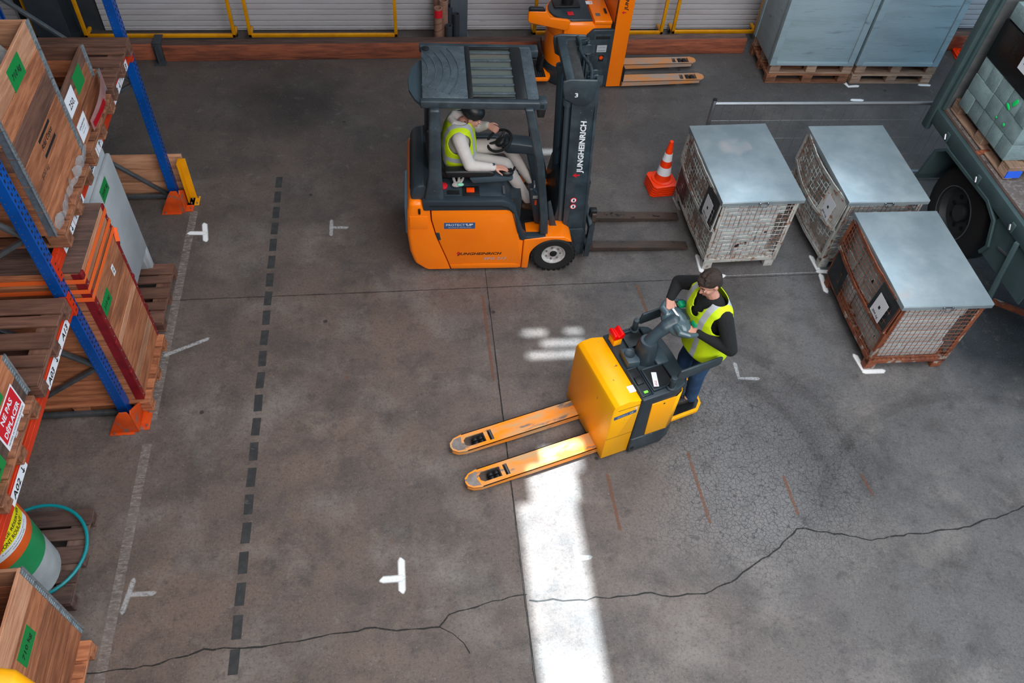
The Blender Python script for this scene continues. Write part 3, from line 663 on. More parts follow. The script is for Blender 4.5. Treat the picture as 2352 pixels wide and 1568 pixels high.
def shoe(y0, lab):
    t = thing('post_guard', lab, 'guard', (-2.62, y0, 0))
    MB.OFF = Vector((-2.62, y0, 0))
    th = .006
    MB().prism([(-2.77, 0), (-2.52, 0), (-2.52, .25), (-2.535, .31), (-2.60, .31), (-2.635, .26)], 'y', y0-.19, y0-.18).build('front_plate', m_guard, t, bevel=.003)
    MB().prism([(y0-.19, 0), (y0+.10, 0), (y0+.07, .12), (y0-.16, .30), (y0-.19, .27)], 'x', -2.52, -2.51).build('side_plate', m_guard, t, bevel=.003)
    MB().bb(-2.52, -2.43, y0-.17, y0+.06, 0, .009).bb(-2.76, -2.55, y0-.215, y0-.18, 0, .009).build('base_flange', m_guard, t, bevel=.002)
    for x, y in ((-2.455, y0-.13), (-2.455, y0+.02), (-2.72, y0-.2)): MB().cyl((x, y, .009), (x, y, .026), .010, n=6).build('anchor_bolt', m_steel, t)
    MB().bb(-2.60, -2.52, y0-.178, y0-.172, .10, .26).build('inner_face', m_beam, t)
    MB.OFF = Vector((0, 0, 0))
shoe(4.42, 'scraped orange steel post guard at the foot of the near blue upright')
shoe(7.32, 'scraped orange steel post guard at the foot of the far blue upright')
t = thing('corner_guard', 'bright yellow angle post guard standing beside the far blue upright', 'guard', (-2.46, 7.33, 0))
MB().bb(-.035, .045, .04, .05, 0, .56).bb(-.035, -.025, -.05, .04, 0, .56).build('angle_plate', m_yel, t, bevel=.002)
MB().bb(-.05, .08, -.08, .07, 0, .009).build('base_plate', m_yel, t, bevel=.002)
for x, y in ((.06, -.06), (.06, .04), (.0, -.06)): MB().cyl((x, y, .009), (x, y, .028), .010, n=6).build('anchor_bolt', m_steel, t)
t = thing('timber_stop', 'low wall of three pale timber planks lying behind the far blue upright', 'timber', (-3.1, 7.48, 0))
for k in range(3): MB().bb(-.66, .62, -.022, .022, k*.178, k*.178+.174).build('plank', wd('pale', 'x'), t, bevel=.004)
# ------------------------------------------------------------------ crates of pallet collars
def plank_crate(lab, xf, y0, y1, z0, hs, kind='crate', L_=1.15, hinge=True, cat='crate', name='wooden_crate', bottom=True, kinds=None, topk=None):
    t = thing(name, lab, cat, (xf-L_/2, (y0+y1)/2, z0)); W2 = (y1-y0)/2; z = 0; th = .022; X2 = L_/2
    for i, h in enumerate(hs):
        k = (kinds[i] if kinds else kind); j = .002
        o = MB().bb(X2-th, X2, -W2, W2, z+j, z+h-j).build('plank', wd(k, 'y'), t, bevel=.003, seg=1)
        MB().bb(-X2, -X2+th, -W2, W2, z+j, z+h-j).build('plank', wd(k, 'y'), t, bevel=.003, seg=1)
        MB().bb(-X2+th, X2-th, W2-th, W2, z+j, z+h-j).build('plank', wd(k, 'x'), t, bevel=.003, seg=1)
        MB().bb(-X2+th, X2-th, -W2, -W2+th, z+j, z+h-j).build('plank', wd(k, 'x'), t, bevel=.003, seg=1)
        z += h
    if bottom: MB().bb(-X2+th, X2-th, -W2+th, W2-th, .0, .012).build('crate_floor', wd('grey', 'x'), t, smooth=0)
    if hinge:
        nh = max(1, round(z/.21)); hh = z/nh
        for sy in (-1, 1):
            for k in range(nh):
                y = sy*W2; a = k*hh+.004; b = (k+1)*hh-.004
                mb = MB().bb(X2, X2+.003, min(y, y-sy*.035), max(y, y-sy*.035), a, b)
                mb.bb(X2-.05, X2+.003, min(y, y+sy*.003), max(y, y+sy*.003), a, b)
                mb.cyl((X2+.006, y+sy*.004, a), (X2+.006, y+sy*.004, b), .008, n=8)
                q = a+.012
                while q < b-.01:
                    mb.bb(X2+.003, X2+.0055, min(y-sy*.006, y-sy*.032), max(y-sy*.006, y-sy*.032), q, q+.007); q += .028
                mb.build('hinge_strip', m_galv2, t)
    return t
G710 = ('710 kg', 0, -.005, .17, .055, m_ink, .012, .15)
# level B
pallet('brown wooden pallet under the tall crate marked 710 kg on the upper beam', (-3.115, 5.02, BB), 0)
pallet('wooden pallet under the shallow crate with the extinguishers on the upper beam', (-3.125, 5.96, BB), 0)
pallet('empty weathered pallet at the far end of the upper rack beam', (-3.135, 6.86, BB), 0, kind='dull')
z0 = BB+.146
c1 = plank_crate('tall wooden crate with green 710 kg sign and black lettering on upper beam', -2.565, 4.59, 5.53, z0, [.20, .18, .20, .20, .17, .20], kinds=['crate', 'crate', 'crate', 'dull', 'crate', 'pale'])
MB.OFF = Vector(c1.location)
XC = -2.565
sign(c1, (XC, 5.085, 3.085), (0, 1, 0), (0, 0, 1), .25, .155, m_green, [G710], name='weight_sign')
l = MB().bb(XC, XC+.001, 4.95, 5.22, 2.60, 2.625).bb(XC, XC+.001, 4.95, 5.22, 2.475, 2.50).build('stencil_bar', m_ink, c1, smooth=0)
fit_text(c1, 'Atlas Copco', (XC, 5.08, 2.552), (0, 1, 0), (0, 0, 1), m_ink, w=.26, h=.055, bold=.015, shear=.3)
fit_text(c1, '800 kg', (XC, 4.86, 2.43), (0, 1, 0), (0, 0, 1), m_ink, w=.16, h=.05, bold=-.015, shear=.2)
MB.OFF = Vector((0, 0, 0))
for y in (4.78, 5.02):
    pass
t = thing('wrapped_block', 'grey plastic-wrapped block lying inside the tall 710 kg crate', 'load', (-3.15, 5.06, z0+.012))
MB().prism([(-.45, 0), (.45, 0), (.45, .95), (.38, 1.05), (-.45, 1.05)], 'y', -.36, .36).build('wrapped_body', mat('grey_foil', (.25, .26, .28), .3, col2=(.45, .46, .48), sc=9, bump=1, bsc=12), t, bevel=.02)
t = thing('plastic_wrap', 'crumpled clear plastic film bunched at the foot of the tall 710 kg crate', 'film', (-2.553, 4.70, z0+.002))
mb = MB()
for k in range(16):
    y = k*.055; mb.ell((.003, y, .02+.05*random.random()), (.003, .06, .02+.05*random.random()), (random.uniform(-.3, .3), 0, random.uniform(-.5, .5)), 7, 5)
mb.build('film_folds', m_plwrap, t)
c2 = plank_crate('shallow open wooden crate with green sign and paper marked 250 on upper beam', -2.572, 5.545, 6.40, z0, [.215], kinds=['crate'])
c3 = plank_crate('upper collar of the shallow crate on top of the wooden crate with the 250 paper', -2.578, 5.545, 6.28, z0+.225, [.155, .13], kinds=['crate', 'dull'], name='crate_collar', bottom=False)
c3['label'] = 'grey-topped wooden collar stacked on the shallow crate, carrying the green sign and 250 paper'
c2['label'] = 'shallow wooden crate beneath the collar with the 250 paper, with a white printed sheet'
MB.OFF = Vector(c3.location)
sign(c3, (-2.578, 5.98, 2.45), (0, 1, 0), (0, 0, 1), .21, .16, m_green, [], name='green_sign')
sign(c3, (-2.578, 5.70, 2.43), (0, 1, 0), (0, 0, 1), .22, .165, m_white, [('250.', 0, -.01, .13, .055, m_ink)], name='paper_sheet')
MB.OFF = Vector(c2.location)
sign(c2, (-2.572, 5.71, 2.19), (0, 1, 0), (0, 0, 1), .22, .155, m_white, [('EXTINCTEURS VIDES', 0, .03, .16, .018, m_ink), ('à recharger', 0, .0, .10, .014, m_ink, 0), ('dépôt atelier', 0, -.03, .09, .012, m_ink, 0)], name='paper_sheet')
MB.OFF = Vector((0, 0, 0))
t = thing('torn_notice', 'torn pink and red paper notice curling off the edge of the upper rack level', 'notice', (-2.53, 6.1, 2.10))
mb = MB(); mb.loft([[(.0+.10*math.sin(i*.5)*.4, -.32+i*.09, .0+.03*i*.5+(.10 if j else 0)+(.04*i*.2 if j else 0)) for j in (0, 1)] for i in range(7)], cap=False)
mb.build('paper', mat('pinkish_paper', (.62, .36, .34), .6, col2=(.5, .25, .25), sc=6), t)
MB().loft([[(.012+.10*math.sin(i*.5)*.4, -.30+i*.09, .02+.03*i*.5+(.05 if j else 0)) for j in (0, 1)] for i in range(4)], cap=False).build('red_field', m_redc, t)
def extinguisher(loc, rz, lab, tilt=0):
    t = thing('fire_extinguisher', lab, 'extinguisher', loc, rz)
    mb = MB(); mb.lathe([(.02, 0), (.07, .006), (.075, .03), (.075, .36), (.06, .41), (.025, .44), (.02, .46)], (0, 0, .076), 20, (1, 0, 0)); mb.build('cylinder_body', mat('extinguisher_red', (.55, .0, .01), .25), t)
    MB().cyl((.455, 0, .076), (.50, 0, .076), .022, n=12).bb(.47, .56, -.012, .012, .085, .10).build('valve_head', m_black, t)
    MB().lathe([(.0765, .10), (.0765, .16), (.0755, .16), (.0755, .10)], (0, 0, .076), 20, (1, 0, 0), close=True).build('black_band', m_ink, t)
    MB().lathe([(.0763, .26), (.0763, .275), (.0755, .275), (.0755, .26)], (0, 0, .076), 20, (1, 0, 0), close=True).build('white_ring', m_white, t)
extinguisher((-3.0, 5.75, z0+.012), 1.35, 'red fire extinguisher lying in front in the shallow crate')
extinguisher((-3.25, 5.72, z0+.012), 1.5, 'red fire extinguisher lying behind the front one in the shallow crate')
# level A
pallet('empty weathered pallet nearest the blue upright on the lower rack beam', (-3.155, 3.90, BA), 0, kind='dull')
pallet('wooden pallet under the open crate with the NE PAS DÉPLACER sign', (-3.16, 3.02, BA), 0)
zA = BA+.146
cA = plank_crate('open wooden crate with red NE PAS DÉPLACER sign on the lower beam', -2.60, 2.45, 3.45, zA, [.2, .2], kinds=['grey', 'crate'])
MB.OFF = Vector(cA.location); XC = -2.60
s_ = sign(cA, (XC+.002, 3.165, 1.825), (0, 1, 0), (0, 0, 1), .36, .27, m_white, [], name='notice_board')
o = MB().bb(XC+.0045, XC+.0055, 3.0, 3.33, 1.775, 1.95).build('red_field', m_redc, s_, smooth=0)
fit_text(s_, 'NE PAS', (XC+.006, 3.165, 1.905), (0, 1, 0), (0, 0, 1), m_white, w=.20, h=.05, bold=.03)
fit_text(s_, 'DÉPLACER', (XC+.006, 3.165, 1.825), (0, 1, 0), (0, 0, 1), m_white, w=.28, h=.06, bold=.03)
fit_text(s_, 'MATERIEL DE FORMATION INCENDIE', (XC+.006, 3.165, 1.752), (0, 1, 0), (0, 0, 1), m_ink, w=.31, h=.016)
fit_text(s_, 'EMPLACEMENT RESERVE', (XC+.006, 3.165, 1.722), (0, 1, 0), (0, 0, 1), m_ink, w=.19, h=.016)
sign(cA, (XC, 3.06, 2.05), (0, 1, 0), (0, 0, 1), .34, .14, m_green, [], name='green_sign')
sign(cA, (XC, 2.74, 1.82), (0, 1, 0), (0, 0, 1), .34, .20, m_green, [('FORMATION', 0, -.06, .2, .02, m_ink)], name='green_sign')
MB.OFF = Vector((0, 0, 0))
# floor level under B
pallet('weathered floor pallet under the strapped wooden box marked 510 kg', (-3.02, 4.85, 0), 0, kind='crate')
pallet('brown floor pallet carrying the grey concrete block, nearest the far upright', (-3.06, 5.80, 0), 0, kind='dull')
cb = thing('strapped_box', 'tall pale wooden box with dark red steel corners, orange straps and 510 kg sign', 'crate', (-3.03, 4.875, .146))
MB.OFF = Vector((-3.03, 4.875, .146)); xf, ya, yb, zb, zt = -2.475, 4.49, 5.26, .146, 1.785
hs = [.19, .11, .20, .19, .08, .22, .20, .15, .14, .145]; z = zb
for i, h in enumerate(hs):
    k = ['crate', 'pale', 'crate', 'crate', 'pale', 'crate', 'crate', 'crate', 'crate', 'pale'][i]
    MB().bb(xf-.022, xf, ya+.004, yb-.004, z+.001, z+h-.001).build('plank', wd(k, 'y'), cb, bevel=.002, seg=1)
    MB().bb(xf-1.1, xf-.023, ya, ya+.022, z+.002, z+h-.002).build('plank', wd('crate', 'x'), cb, bevel=.002, seg=1)
    MB().bb(xf-1.1, xf-.023, yb-.022, yb, z+.002, z+h-.002).build('plank', wd('crate', 'x'), cb, bevel=.002, seg=1)
    z += h
ztop = z; n = 9
for k in range(n):
    y = ya+(yb-ya)*k/n
    MB().bb(xf-1.1, xf-.002, y+.001, y+(yb-ya)/n-.001, ztop, ztop+.02).build('lid_board', wd('grey', 'x'), cb, bevel=.002, seg=1)
for i in range(4):
    z1 = zb+(ztop-zb)*i/4; z2 = zb+(ztop-zb)*(i+1)/4-.004
    a = MB().bb(xf, xf+.004, ya-.003, ya+.05, z1, z2).bb(xf-.07, xf+.004, ya-.005, ya, z1, z2).build('corner_angle', m_dred, cb, bevel=.001, seg=1)
    b = MB().bb(xf, xf+.004, yb-.035, yb+.003, z1, z2).bb(xf-.05, xf+.004, yb, yb+.005, z1, z2).build('corner_angle', m_dred, cb, bevel=.001, seg=1)
    for par, y in ((a, ya+.024), (b, yb-.017)):
        m = MB()
        for q in range(4): m.ell((xf+.005, y, z1+.05+q*.11), (.004, .007, .007), n=8, m=5)
        m.build('rivets', m_steel, par, kind='stuff')
    MB().bb(xf-.01, xf+.014, ya-.012, ya+.04, z2-.05, z2+.01).build('corner_cap', m_dred, cb, bevel=.006)
    MB().bb(xf-.01, xf+.012, yb-.03, yb+.012, z2-.03, z2+.01).build('corner_cap', m_dred, cb, bevel=.006)
for i, z in enumerate((1.685, 1.575, 1.485)):
    s = .008
    MB().bb(xf+.005, xf+.008, ya-.012, yb+.012, z, z+.042).bb(xf-1.12, xf+.008, ya-.014, ya-.011, z-.01, z+.032).bb(xf-1.12, xf+.008, yb+.011, yb+.014, z, z+.042).build('strap', m_strap, cb, smooth=0)
MB().bar((xf+.009, 5.28, 1.50), (xf+.03, 5.20, 1.42), .004, .035, up=(1, 0, 0)).build('strap_tail', m_strap, cb, smooth=0)
sign(cb, (xf, 4.65, 1.275), (0, 1, 0), (0, 0, 1), .21, .14, m_green, [('510 kg', 0, -.005, .15, .05, m_ink, .01, .15)], name='weight_sign')
sign(cb, (xf, 4.975, 1.31), (0, 1, 0), (0, 0, 1), .055, .095, m_white, [('IZ', 0, .0, .03, .05, m_ink)], name='small_tag')
MB.OFF = Vector((0, 0, 0))
sl = thing('concrete_block', 'smooth grey precast concrete block with green 2500 kg sign on a floor pallet', 'concrete block', (-3.1, 5.8, .146))
MB.OFF = Vector((-3.1, 5.8, .146))
MB().prism([(5.38, .146), (5.50, .146), (5.54, .38), (6.08, .38), (6.12, .146), (6.20, .146), (6.20, 1.62), (6.17, 1.65), (5.41, 1.65), (5.38, 1.62)], 'x', -3.5, -2.70).build('block_body', m_conc, sl, bevel=.014)
MB().prism([(5.50, .40), (6.2, .40), (6.2, 1.56), (5.38, 1.56), (5.38, .40)], 'x', -2.70, -2.66).build('raised_face', m_conc, sl, bevel=.012)
MB().prism([(6.13, .146), (6.2, .146), (6.2, .41), (6.13, .41)], 'x', -2.72, -2.66).build('leg_rib', m_conc, sl, bevel=.01)
sign(sl, (-2.66, 5.81, 1.46), (0, 1, 0), (0, 0, 1), .215, .135, m_green, [('2500 kg', 0, -.005, .17, .05, m_ink, .01, .15)], name='weight_sign')
MB.OFF = Vector((0, 0, 0))
# floor level under A
pallet('worn floor pallet under the wrapped drum, far end of the left bay', (-3.30, 3.02, 0), 0, kind='grey', w=.8)
pallet('orange-brown floor pallet under the open crate marked 710 kg at bottom left', (-3.09, 1.93, 0), 0, kind='crate')
dr = thing('wrapped_drum', 'orange, green and white wrapped drum with yellow CHARGE RÉSERVÉE sign', 'drum', (-3.12, 2.88, .146))
r = .295
MB().lathe([(r*.97, 0), (r, .01), (r, .34)], n=40).build('bare_wall', m_dwhite, dr)
MB().lathe([(r+.002, .33), (r+.003, .60)], n=40).build('green_film', m_dgreen, dr)
MB().lathe([(r+.004, .59), (r+.007, .60), (r+.004, .985), (r+.002, .99)], n=40).build('orange_wrap', m_dorange, dr)
MB().lathe([(r+.001, .97), (r+.004, 1.0), (r+.002, 1.005), (r-.012, 1.005), (r-.014, .97)], n=40, close=True).build('rim', m_dwhite, dr)
MB().lathe([(.01, .3), (r-.016, .3), (r-.016, .99)], n=40, cap=False).build('inner_wall', m_black, dr)
def drum_card(a0, a1, z0, z1, mt, off, nm, par):
    N_ = 12; rr = r+.006+off; v = []; f = []
    for i in range(N_+1):
        a = a0+(a1-a0)*i/N_
        for z in (z0, z1): v.append((rr*math.cos(a), rr*math.sin(a), z))
    for i in range(N_): f.append((2*i, 2*i+2, 2*i+3, 2*i+1))
    return MB().add(v, f).build(nm, mt, par)
def drum_text(par, s, a0, a1, zc, h, mt, off):
    cu = bpy.data.curves.new('t', 'FONT'); cu.body = s; cu.offset = .012; cu.align_x = 'CENTER'; to = bpy.data.objects.new('t', cu); COL.objects.link(to)
    me = bpy.data.meshes.new_from_object(to.evaluated_get(bpy.context.evaluated_depsgraph_get())); bpy.data.objects.remove(to)
    xs_ = [v.co.x for v in me.vertices]; ys_ = [v.co.y for v in me.vertices]; x0, x1, y0, y1 = min(xs_), max(xs_), min(ys_), max(ys_); rr = r+.006+off
    for v in me.vertices:
        a = a0+(a1-a0)*(v.co.x-x0)/(x1-x0); z = zc+(v.co.y-(y0+y1)/2)/(y1-y0)*h; v.co = (rr*math.cos(a), rr*math.sin(a), z)
    me.materials.clear(); put('lettering', me, mt, par)
k = drum_card(R(-52), R(24), .775, .925, m_yelc, .002, 'yellow_card', dr)
drum_text(k, 'CHARGE RÉSERVÉE', R(-48), R(20), .875, .042, m_ink, .0035); drum_text(k, 'PONT ROULANT', R(-38), R(12), .81, .042, m_ink, .0035)
k = drum_card(R(-52), R(24), .70, .775, m_white, .002, 'white_card', dr)
drum_text(k, 'À prendre et à remettre dans son', R(-42), R(14), .75, .014, m_ink, .0035); drum_text(k, 'emplacement A02', R(-28), R(2), .722, .014, m_ink, .0035)
k = drum_card(R(44), R(78), .66, .92, m_white, .002, 'white_card', dr)
k = drum_card(R(46), R(76), .74, .90, m_redc, .004, 'red_card', dr)
hz = thing('rubber_hose', 'teal rubber hose looped round the foot of the wrapped drum', 'hose', (-3.03, 3.05, .146))
MB().tube([(.365*math.cos(a)+.0*a, .385*math.sin(a), .02+.06*max(0, math.sin(a*.5))) for a in [R(-75+i*9) for i in range(28)]], .0135, 10).build('hose_wall', m_teal, hz)
cL = plank_crate('open wooden crate with green 710 kg sign on the floor at bottom left', -2.565, 1.38, 2.41, .146, [.20, .19, .18, .16, .17, .22], kinds=['crate', 'crate', 'crate', 'crate', 'crate', 'pale'])
MB.OFF = Vector(cL.location)
sign(cL, (-2.565, 2.03, .925), (0, 1, 0), (0, 0, 1), .225, .155, m_green, [G710], name='weight_sign')
MB.OFF = Vector((0, 0, 0))
# rail of the gallery the picture is taken from
t = thing('gallery_rail', 'yellow handrail tube close by at the bottom left corner', 'handrail', (-1.2, 0.80, 3.9))
MB().tube([(-1.2, .14, .02), (-.2, .05, 0), (.0, .02, -.05), (.08, -.03, -.2), (.10, -.05, -.6), (.10, -.05, -1.2)], .045, 16).build('tube_rail', m_yel, t)
# ------------------------------------------------------------------ counterbalance forklift (local x forward, near side is -y)
fk = thing('forklift', 'orange and dark grey counterbalance forklift truck with a roofed cab, driven by a man', 'forklift', (1.49, 6.59, 0), R(-1.6))
def arc(cx_, cz_, r, a0, a1, n): return [(cx_+r*math.cos(R(a0+(a1-a0)*i/n)), cz_+r*math.sin(R(a0+(a1-a0)*i/n))) for i in range(n+1)]
seam = [(-1.289, .875), (-1.285, .75), (-1.25, .58), (-1.205, .42), (-1.15, .25), (-1.11, .12), (-1.09, .045)]
# counterweight
MB().prism([(x-.006, z) for x, z in seam]+[(-1.37, .045), (-1.47, .12), (-1.515, .3), (-1.535, .55), (-1.525, .85), (-1.50, .97), (-1.36, .97), (-1.35, .875)], 'y', -.55, .55).build('counterweight', m_orange, fk, bevel=.07, bsel=lambda v: v.x < -1.30, seg=4)
MB().bb(-1.555, -1.50, -.30, .30, .32, .70).build('rear_blue_panel', mat('light_blue_panel', (.16, .42, .62), .4), fk, bevel=.02, seg=3)
MB().bb(-1.50, -1.32, -.5535, -.545, .63, .80).build('side_recess', m_orange, fk, bevel=.003)
MB().cyl((-1.40, -.552, .835), (-1.40, -.560, .90), .012, n=8).build('latch_pin', m_black, fk)
# side battery cover
side = [(x+.006, z) for x, z in seam[::-1]]
for s in (-1, 1):
    MB().prism(side+[(-.52, .868), (-.47, .855), (-.445, .82), (-.372, .46), (-.372, .45), (-.335, .45), (-.335, .055), (-.36, .045)], 'y', min(s*.35, s*.55), max(s*.35, s*.55)).build('side_cover', m_orange, fk, bevel=.006)
    o = MB().prism([(-1.10, .11), (-1.08, .05), (-.36, .05), (-.345, .09), (-.40, .115), (-.95, .118)], 'y', min(s*.551, s*.5545), max(s*.551, s*.5545)).build('sill_crease', m_orange, fk, bevel=.002)
    # front mudguard with wheel arch
    a = arc(.005, .20, .262, 168, 62, 12)
    prof = [(-.329, .05), (-.26, .05)]+a+[(.185, .425), (.165, .46), (.10, .50), (-.05, .505), (-.20, .49), (-.329, .47)]
    MB().prism(prof, 'y', min(s*.30, s*.565), max(s*.30, s*.565)).build('mudguard', m_orange, fk, bevel=.012, seg=3)
MB().prism([(x, z+.0) for x, z in seam]+[(-1.0, .05), (-.36, .05), (-.36, .86), (-1.28, .86)], 'y', -.36, .36).build('chassis', m_char, fk)
MB().prism([(-1.246, .575), (-1.205, .575), (-1.19, .475), (-1.225, .475)], 'y', -.556, -.55).build('cover_latch', m_char, fk, bevel=.002)
# dark hood and sills
hood = [(-1.36, .875), (-1.37, .99), (-1.30, 1.0), (-.58, .99), (-.50, .965), (-.44, .90), (-.405, .78), (-.345, .56), (-.30, .50), (-.085, .50), (-.07, .475), (-.08, .455), (-.36, .455), (-.385, .50), (-.455, .82), (-.49, .862), (-.54, .876)]
for s in (-1, 1):
    MB().prism(hood, 'y', min(s*.47, s*.558), max(s*.47, s*.558)).build('sill_frame', m_char, fk, bevel=.010, seg=2)
    MB().prism([(-1.30, .93), (-.60, .925), (-.52, .90), (-.47, .84), (-.40, .56), (-.395, .56), (-.465, .85), (-.515, .912), (-.60, .937), (-1.30, .942)], 'y', min(s*.558, s*.562), max(s*.558, s*.562)).build('sill_groove', m_black, fk)
MB().prism([(-1.36, .86), (-1.36, .995), (-.60, .985), (-.53, .96), (-.47, .88), (-.40, .60), (-.40, .48), (-.47, .48), (-.47, .86)], 'y', -.47, .47).build('battery_hood', m_char, fk, bevel=.01)
MB().bb(-.47, .06, -.47, .47, .44, .475).build('floor_mat', m_black, fk, bevel=.004)
MB().prism([(.0, .475), (.07, .475), (.10, .80), (.05, .80)], 'y', -.30, .47).build('dash_wall', m_char, fk, bevel=.01)
MB().bb(-1.12, -1.0, -.45, -.40, .992, 1.004).build('hood_pocket', m_black, fk)
o = MB().bb(-.97, -.80, -.47, -.33, .990, .998).build('switch_frame', m_black, fk, bevel=.01)
MB().bb(-.93, -.85, -.43, -.375, .998, 1.018).build('red_switch', m_orbtn, o, bevel=.004)
MB().bb(-.565, -.54, -.44, -.32, .988, .993).build('type_plate', m_steel, fk)
MB().cyl((-1.16, -.34, .998), (-1.16, -.34, 1.022), .045, n=18).build('red_cap', m_redc, fk, bevel=.004)
mb = MB(); mb.ell((-1.02, -.33, 1.02), (.06, .035, .025), (0, .2, .5)).ell((-1.05, -.29, 1.05), (.016, .05, .016), (.5, 0, .3)).ell((-1.0, -.28, 1.06), (.014, .05, .014), (.7, 0, -.2)).ell((-.97, -.30, 1.045), (.014, .045, .014), (.5, 0, -.6))
gl = thing('work_gloves', 'pale crumpled work gloves lying on the forklift hood beside the seat', 'gloves', (1.49, 6.59, 0), R(-1.6)); gl.location = fk.matrix_world@Vector((0, 0, 0)) if 0 else fk.location
gl_o = Vector((-1.02, -.33, .998)); MB.OFF = gl_o; blob('glove', mb, mat('glove_cloth', (.45, .42, .40), .9, col2=(.3, .28, .27), sc=30), gl, .006, 2)
MB().ell((-.985, -.345, 1.03), (.04, .02, .018), (0, .3, .5)).build('green_cuff', mat('green_cuff', (.25, .6, .42), .8), gl); MB.OFF = Vector((0, 0, 0))
gl.location = fk.location+Matrix.Rotation(R(-1.6), 3, 'Z')@gl_o
# rear cowl behind the seat
MB().prism([(-1.475, .955), (-1.485, 1.02), (-1.465, 1.09), (-1.42, 1.13), (-1.35, 1.14), (-1.30, 1.12), (-1.29, .98)], 'y', -.49, .49).build('rear_cowl', m_char, fk, bevel=.07, bsel=lambda v: v.x < -1.34, seg=5)
MB().prism([(-1.475, .97), (-1.492, 1.0), (-1.488, 1.05), (-1.465, 1.05), (-1.465, .97)], 'y', -.36, .36).build('cowl_grille', m_black, fk, bevel=.004)
# overhead guard
guard = m_char2
for s in (-1, 1):
    a, b = min(s*.435, s*.525), max(s*.435, s*.525)
    MB().prism([(-1.345, .88), (-1.155, .90), (-1.155, .97), (-1.175, 1.3), (-1.185, 2.02), (-1.285, 2.02), (-1.30, 1.3), (-1.345, 1.0)], 'y', a, b).build('rear_pillar', guard, fk, bevel=.02, seg=3)
    MB().prism([(-.165, .50), (-.075, .50), (-.095, .75), (-.20, 1.45), (-.345, 2.03), (-.43, 2.03), (-.285, 1.45), (-.18, .75)], 'y', a, b-.02 if s > 0 else b).build('front_pillar', guard, fk, bevel=.018, seg=3)
    rail = MB().prism([(-1.36, 2.01), (-.235, 1.99), (-.235, 2.07), (-1.36, 2.085)], 'y', min(s*.415, s*.48), max(s*.415, s*.48)).build('roof_side_rail', guard, fk, bevel=.014, seg=3)
    MB().bb(-.30, -.22, min(s*.36, s*.48), max(s*.36, s*.48), 2.0, 2.075).build('roof_horn', guard, fk, bevel=.012)
    MB().prism([(-.30, 1.90), (-.235, 1.90), (-.225, 1.99), (-.30, 1.99)], 'y', min(s*.36, s*.46), max(s*.36, s*.46)).build('work_lamp', m_black, fk, bevel=.01)
MB().prism([(-.93, -.42), (-.93, .42), (-1.34, .42), (-1.34, -.42)], 'z', 2.055, 2.085).build('rear_roof_panel', m_roof, fk, bevel=.010, seg=2)
MB().prism([(-1.30, -.42), (-1.30, .30), (-1.37, .28), (-1.44, .15), (-1.47, -.03), (-1.46, -.20), (-1.41, -.34), (-1.35, -.42)], 'z', 1.985, 2.02).build('rear_roof_hood', m_charl, fk, bevel=.010, seg=2)
for k, rr in enumerate((.46, .53, .60, .67, .74)):
    mb = MB(); mb.tube([(-1.74+rr*math.cos(R(a_)), -.0+rr*math.sin(R(a_))*1.0, 2.086) for a_ in range(-30, 31, 4)], .006, 6); mb.build('roof_ridge', m_roof, fk)
MB().bb(-.93, -.885, -.42, .42, 2.045, 2.088).build('roof_cross_strip', m_black, fk, bevel=.006)
MB().bb(-.50, -.40, -.42, .42, 2.045, 2.08).build('roof_cross_strip', m_black, fk, bevel=.006)
MB().bb(-.40, -.29, -.415, .415, 2.03, 2.075).build('front_roof_beam', m_roof, fk, bevel=.01)
for y in (-.405, .405): MB().bb(-.885, -.50, y-.015, y+.015, 2.045, 2.078).build('roof_side_strip', m_black, fk, bevel=.004)
for k in range(6): MB().bb(-.89, -.49, -.33+k*.132-.013, -.33+k*.132+.013, 2.060, 2.076).build('roof_bar', m_roof, fk, bevel=.003)
MB().bb(-.885, -.50, -.39, .39, 2.052, 2.058).build('roof_glass', m_glass, fk)
MB().cyl((-1.30, .36, 2.085), (-1.30, .36, 2.10), .035, n=14).build('beacon_mount', m_black, fk, bevel=.004)
MB().ell((-.39, .18, 1.93), (.03, .055, .05)).cyl((-.37, .18, 1.95), (-.33, .18, 2.03), .008).build('mirror', m_black, fk)
# seat
st = MB(); st.prism([(-1.23, 1.0), (-.72, 1.0), (-.69, 1.06), (-.74, 1.10), (-1.10, 1.08), (-1.17, 1.14), (-1.26, 1.60), (-1.33, 1.60), (-1.30, 1.10)], 'y', -.24, .24)
st.build('seat', m_black, fk, bevel=.04, seg=3)
ar = MB().prism([(-1.12, 1.12), (-.66, 1.13), (-.64, 1.18), (-.70, 1.205), (-1.15, 1.20)], 'y', -.36, -.26).build('armrest', m_black, fk, bevel=.02, seg=3)
MB().prism([(-.86, 1.06), (-.48, 1.09), (-.46, 1.12), (-.62, 1.145), (-.90, 1.12)], 'y', -.37, -.27).build('console_tray', m_charl, ar, bevel=.012)
MB().ell((-.53, -.31, 1.155), (.075, .05, .035)).cyl((-.50, -.33, 1.17), (-.49, -.33, 1.215), .012).cyl((-.46, -.30, 1.17), (-.45, -.30, 1.21), .012).build('control_pad', m_black, fk)
